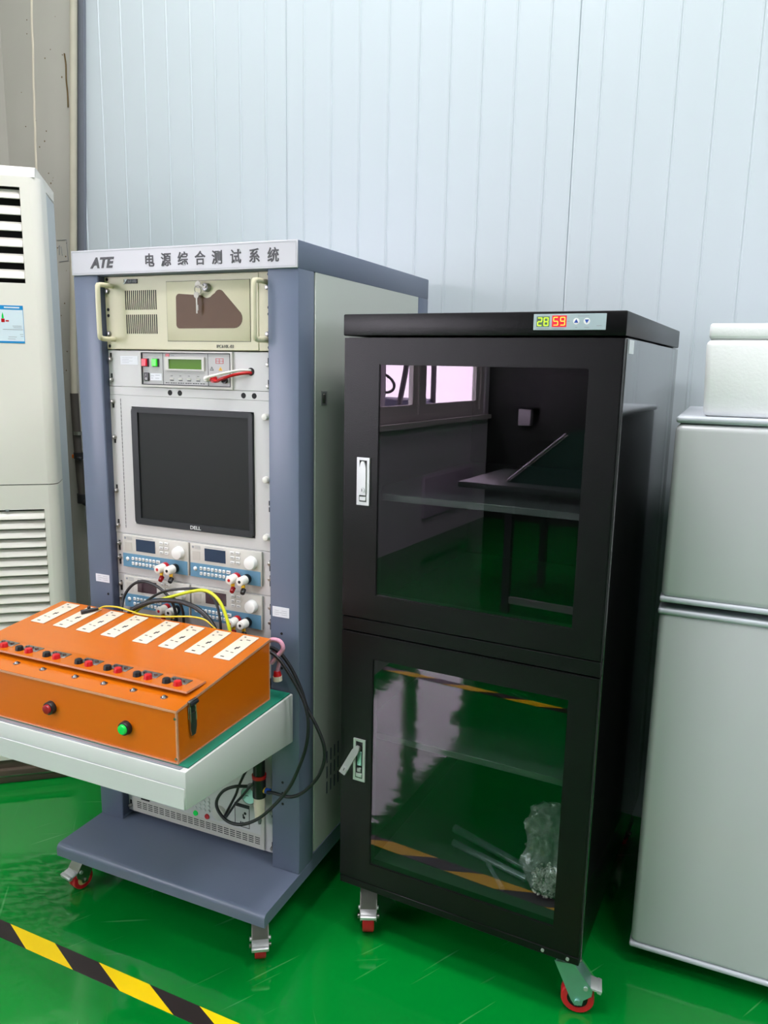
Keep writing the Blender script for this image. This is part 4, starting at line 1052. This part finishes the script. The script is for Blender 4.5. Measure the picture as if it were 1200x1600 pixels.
# ================================================================== FRIDGE + FOAM BOX
def fridge():
    x0, x1, y0, y1 = 1.4725, 2.03, .234, .80
    t = thing('refrigerator', 'silver two-door refrigerator standing right of the black cabinet', 'refrigerator', ((x0 + x1) / 2, (y0 + y1) / 2, 0))
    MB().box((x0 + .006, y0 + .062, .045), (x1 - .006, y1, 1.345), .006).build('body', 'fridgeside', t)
    MB().box((x0 + .0, y0 + .002, 1.3445), (x1, y1, 1.3594), .006, 3).build('top_cover', 'fridgetrim', t)
    for nm, z0, z1 in (('upper', .9400, 1.3430), ('lower', .0500, .9247)):
        d = MB().box((x0, y0, z0 + .009), (x1, y0 + .058, z1 - .009 if nm == 'lower' else z1), .016, 5).build('door', 'fridge', t, label='%s silver door' % nm)
        # flatten the rounded ends: trims cap them
        MB().box((x0 - .002, y0 - .003, z0), (x1 + .002, y0 + .058, z0 + .013), .005, 3).build('door_trim', 'fridgetrim', d)
        if nm == 'lower':
            MB().box((x0 - .003, y0 - .003, z1 - .013), (x1 + .003, y0 + .058, z1), .005, 3).build('door_trim', 'fridgetrim', d)
    b = MB()
    for x in (x0 + .05, x1 - .05):
        for y in (y0 + .1, y1 - .06): b.cyl((x, y, 0), (x, y, .046), .018, .016, n=16)
    b.build('foot', 'black', t)
fridge()
def foam_box():
    t = thing('foam_box', 'white polystyrene box with a lid on top of the silver refrigerator', 'box', (1.74, .42, 1.3596))
    z0 = 1.3598
    b = MB(); b.box((1.5185, .262, z0), (1.955, .60, 1.5225), .012, 3)
    for v in b.bm.verts:
        if v.co.z < 1.45:
            k = (1.5225 - v.co.z) / .16
            if v.co.x < 1.6: v.co.x += .006 * k
    b.build('box_body', 'foam', t)
    MB().box((1.5225, .266, 1.5250), (1.951, .596, 1.5570), .006, 3).build('lid', 'foam', t)
    b = MB(); b.box((1.531, .272, 1.5190), (1.943, .59, 1.5240)); b.build('lid_rim', 'foam', t)
foam_box()

# ================================================================== AIR CONDITIONER
def aircon():
    t = thing('air_conditioner', 'tall white floor-standing air conditioner in the corner left of the rack', 'air conditioner', (-.4446, .3174, 0), math.radians(38.33), world=False)
    u0, u1, dp = -.50, .008, .40
    def plan(inset=0.0, r=.022):
        P = [(u0 + inset, dp), (u0 + inset, r)]
        P += [(u0 + inset + r - r * math.cos(a), r - r * math.sin(a) + inset) for a in (0.5, 1.0, 1.57)]
        P += [(u1 - inset - r + r * math.sin(a), r - r * math.cos(a) + inset) for a in (0.0, .5, 1.0, 1.57)]
        P += [(u1 - inset, .10), (u1 - inset - .012, .115), (u1 - inset - .012, dp)]
        return P
    # lower shell with grille opening, upper shell with louvre opening
    def shell(z0, z1, hu0, hu1, hz0, hz1, nm, top=False):
        b = MB()
        b.frame(u0 + .03, u1 - .03, z0, z1, hu0, hu1, hz0, hz1, 0.0, .006)
        # rounded flanks and sides, drawn as solid strips
        r = .030
        for s in (-1, 1):
            e = u1 if s > 0 else u0
            q = [(e - s * r, 0.0)] + [(e - s * r + s * r * math.sin(a), r - r * math.cos(a)) for a in (.4, .8, 1.2, 1.57)] + [(e, dp * .3), (e - s * .014, dp * .34), (e - s * .02, dp), (e - s * .03, dp), (e - s * .03, .02), (e - s * r, .006)]
            b.prism(q, 'z', z0, z1)
        b.box((u0 + .02, dp - .006, z0), (u1 - .02, dp, z1))
        return b
    g = shell(.082, 1.0465, -.470, -.037, .300, .965, 'lower')
    lo = g.build('lower_shell', 'acwhite', t)
    g = shell(1.0495, 2.005, -.440, -.0505, 1.688, 1.974, 'upper')
    # crown with chamfered front corner
    pr = [(0.0, 2.005), (0.004, 2.022), (.012, 2.034), (.03, 2.040), (dp, 2.040), (dp, 2.005)]
    g.prism(pr, 'x', u0 + .012, u1 - .014)
    up = g.build('upper_shell', 'acwhite', t)
    b = MB(); b.box((u1 - .0185, dp * .36, .09), (u1 - .0145, dp - .002, 2.0), .001, 1); b.build('side_cover', 'acside', t, label='grey-blue side cover')
    MB().box((u0 + .03, .10, .20), (u1 - .03, .12, 2.0)).build('inner_back', 'dark', t)
    n = 6
    for i in range(n):
        z = 1.974 - (i + .42) * (.286 / n)
        b = MB(); q = Matrix.Translation((0, .012, z)) @ Matrix.Rotation(math.radians(62), 4, 'X')
        b.box((-.439, -.016, -.0025), (-.052, .016, .0025), .002, 2, q)
        b.build('louvre', 'acwhite', t)
    nb = 21
    for i in range(nb):
        z = .955 - i * .0318
        if z < .302: break
        b = MB(); q = Matrix.Translation((0, .006, z - .010)) @ Matrix.Rotation(math.radians(56), 4, 'X')
        b.box((-.470, -.0155, -.0030), (-.0375, .0155, .0030), .0025, 2, q)
        b.build('grille_slat', 'acwhite', t)
    b = MB(); b.prism([(-.158, .9665), (-.142, .9665), (-.150, .9580)], 'y', -.001, .001); b.build('arrow_mark', 'grime', t)
    # sticker (code square left out)
    s0, s1, z0, z1 = -.250, -.0628, 1.5030, 1.6190
    st = MB().box((s0, -.0008, z0), (s1, .0002, z1)).build('energy_sticker', 'stickerpale', t, smooth=False, label='blue and white energy sticker')
    b = MB(); b.box((s0, -.0011, z1 - .013), (s1, -.0006, z1)); b.box((s0, -.0011, z0), (s1, -.0006, z0 + .006)); b.box((s0, -.0011, z0), (s0 + .10, -.0006, z0 + .05)) ; b.box((s1 - .0012, -.0011, z0), (s1, -.0006, z1)); b.build('sticker_print', 'stickerblue', st)
    b = MB(); b.box((s1 - .055, -.0013, z1 - .0085), (s1 - .010, -.0010, z1 - .0045)); b.build('sticker_print', 'paper', st)
    b = MB(); b.box((-.128, -.0012, 1.567), (-.118, -.0006, 1.578)); b.box((-.115, -.0012, 1.569), (-.106, -.0006, 1.5735)); b.build('sticker_print', 'red', st)
    b = MB(); b.prism([(-.126, 1.579), (-.120, 1.579), (-.121, 1.590), (-.123, 1.598), (-.125, 1.590)], 'y', -.0012, -.0006); b.build('sticker_print', 'btngreen', st)
    b = MB()
    for a, c, z in ((-.096, -.070, 1.5555), (-.094, -.070, 1.5505), (-.125, -.066, 1.5445), (-.110, -.086, 1.5215), (-.076, -.066, 1.5300), (-.074, -.066, 1.5240), (-.112, -.090, 1.515)): b.box((a, -.0012, z), (c, -.0006, z + .0012))
    b.build('sticker_print', 'grime', st)
    # plinth
    b = MB(); b.box((u0 - .03, -.012, 0.0), (u1 + .045, dp + .02, .050), .006); b.box((u0 - .01, .005, .05), (u1 + .01, dp, .082)); pl_ = b.build('plinth', 'brown', t)
    MB().box((u0 - .03, -.0135, .026), (u1 + .045, -.0115, .030)).build('plinth_line', 'steel', pl_)
aircon()

# ================================================================== pipe in the corner
def pipe():
    t = thing('conduit_pipe', 'narrow vertical pipe between the old column and the panel wall', 'pipe', (-.835, .855, 0.82))
    def X(z): return -.884 if z < 1.4 else (-.884 + (z - 1.4) * .074 if z < 1.9 else -.847 + (z - 1.9) * .0735)
    y = .858
    b = MB(); b.tube([(X(z), y, z) for z in (1.30, 1.5, 1.7, 2.0, 2.4, 2.8, 3.4)], .0135, 12, 4); b.build('upper_pipe', 'pipe', t)
    b = MB(); b.tube([(-.884, y, 1.32), (-.882, y, 1.15), (-.876, y, 1.0), (-.871, y, .93), (-.868, y, .89)], .0165, 12, 4); b.build('lower_hose', 'pipedark', t)
    b = MB(); b.cyl((-.868, y, .865), (-.868, y, .905), .022, n=16); b.tube([(-.868, y, .875), (-.845, y - .004, .868), (-.82, y, .858), (-.80, y, .82), (-.795, y, .70), (-.79, y, .4)], .015, 12, 4); b.build('elbow', 'rubber', t)
    b = MB(); b.ring((-.873, y, 1.150), (0, 0, 1), .0195, .0155, .014); b.box((-.915, y + .012, 1.150), (-.86, y + .02, 1.164)); b.build('clamp', 'steel', t)
    b = MB(); b.ring((-.874, y, 1.052), (0, 0, 1), .0225, .016, .026); b.box((-.862, y - .03, 1.048), (-.842, y - .012, 1.062), .002, 1); b.build('clamp', 'rubber', t)
    b = MB(); b.box((-.905, y - .012, 1.052), (-.890, y + .004, 1.068), .002, 1); b.build('clamp_screw', 'orange', t)
pipe()

# ================================================================== things mirrored in the cabinet doors
def mirrored():
    # bench behind the photographer
    x0, x1, y0, y1, zt = -.20, .95, -3.45, -2.70, .78
    t = thing('workbench', 'dark steel workbench mirrored in the upper cabinet door', 'bench', ((x0 + x1) / 2, (y0 + y1) / 2, 0))
    MB().box((x0, y0, zt - .035), (x1, y1, zt), .004).build('bench_top', 'woodgrey', t)
    for x in (x0 + .30, x1 - .06):
        for y in (y0 + .03, y1 - .07):
            MB().box((x, y, 0), (x + .045, y + .045, zt - .035)).build('leg', 'cabshelf', t)
    MB().box((x0 + .345, y1 - .06, .06), (x1 - .06, y1 - .035, .10)).build('foot_bar', 'satin', t)
    c = thing('covered_frame', 'green cloth-covered sloping frame on the mirrored workbench', 'frame', (.45, -3.05, zt))
    MB().prism([(.06, zt + .001), (.90, zt + .001), (.90, 1.25), (.40, 1.09)], 'y', -3.25, -2.85).build('cloth', 'netgreen', c)
    b = MB(); b.tube([(.06, -2.845, zt + .012), (.40, -2.845, 1.09)], .006, 6, 2); b.tube([(.075, -2.845, zt + .010), (.415, -2.845, 1.085)], .004, 6, 2); b.build('frame_edge', 'satin', c)
    e = thing('control_cabinet', 'black wall cabinet mirrored in the upper cabinet door', 'cabinet', (-.40, -5.4, .8))
    MB().box((-.60, YF + .001, .80), (.05, -5.25, 1.42), .005).build('cabinet_body', 'cabin', e)
    MB().box((-.58, -5.25, .82), (.03, -5.235, 1.40), .003).build('door', 'rear', e)
    g = thing('junction_box', 'grey junction box on the dark wall, mirrored in the cabinet door', 'box', (-.80, -5.45, .90))
    MB().box((-.86, YF + .001, .93), (-.74, -5.42, 1.08), .004).build('box_body', 'plaster', g)
    MB().box((-.92, YF + .001, 1.085), (-.62, -5.44, 1.11)).build('shelf_plate', 'bezel', g)
    tag(MB().box((XL + .001, -5.15, .20), (XL + .03, -4.15, .54), .004).build('wall_board', 'lilac'), 'pale lilac board low on the wall, mirrored in the cabinet door', 'board')
    # outdoors beyond the window
    structure(MB().box((XL - 9, -14, -.25), (XL - .13, 4, -.12)).build('ground_yard', 'pave', smooth=False))
    k = thing('forklift', 'dark forklift parked outside the window, mirrored in the cabinet door', 'forklift', (-3.1, -6.6, -.12))
    b = MB(); b.box((-3.7, -7.6, .15), (-2.7, -6.2, .75), .05); b.box((-3.6, -7.6, .7), (-2.8, -7.1, 1.05), .06); b.build('chassis', 'forklift', k)
    b = MB()
    for x in (-3.6, -2.85):
        b.box((x, -6.2, .1), (x + .08, -6.1, 2.2)); b.tube([(x + .04, -6.5, .75), (x + .04, -6.75, 1.4), (x + .04, -6.9, 2.1)], .035, 8, 3); b.tube([(x + .04, -7.5, 1.0), (x + .04, -7.5, 2.1)], .035, 8, 2)
    b.box((-3.6, -6.2, 2.1), (-2.8, -6.12, 2.2)); b.box((-3.65, -7.6, 2.08), (-2.75, -6.8, 2.15), .02); b.build('mast', 'black', k)
    b = MB(); b.tube([(-3.2 + .17 * math.cos(a), -6.85 + .10 * math.sin(a), 1.25 + .12 * math.sin(a)) for a in [i * math.pi / 8 for i in range(16)]], .018, 8, 2, closed=True); b.build('steering_wheel', 'black', k)
    for x in (-3.68, -2.86):
        for y in (-7.2, -6.5):
            MB().cyl((x, y, .17), (x + .14, y, .17), .28, n=20).build('wheel', 'rubber', k)
mirrored()
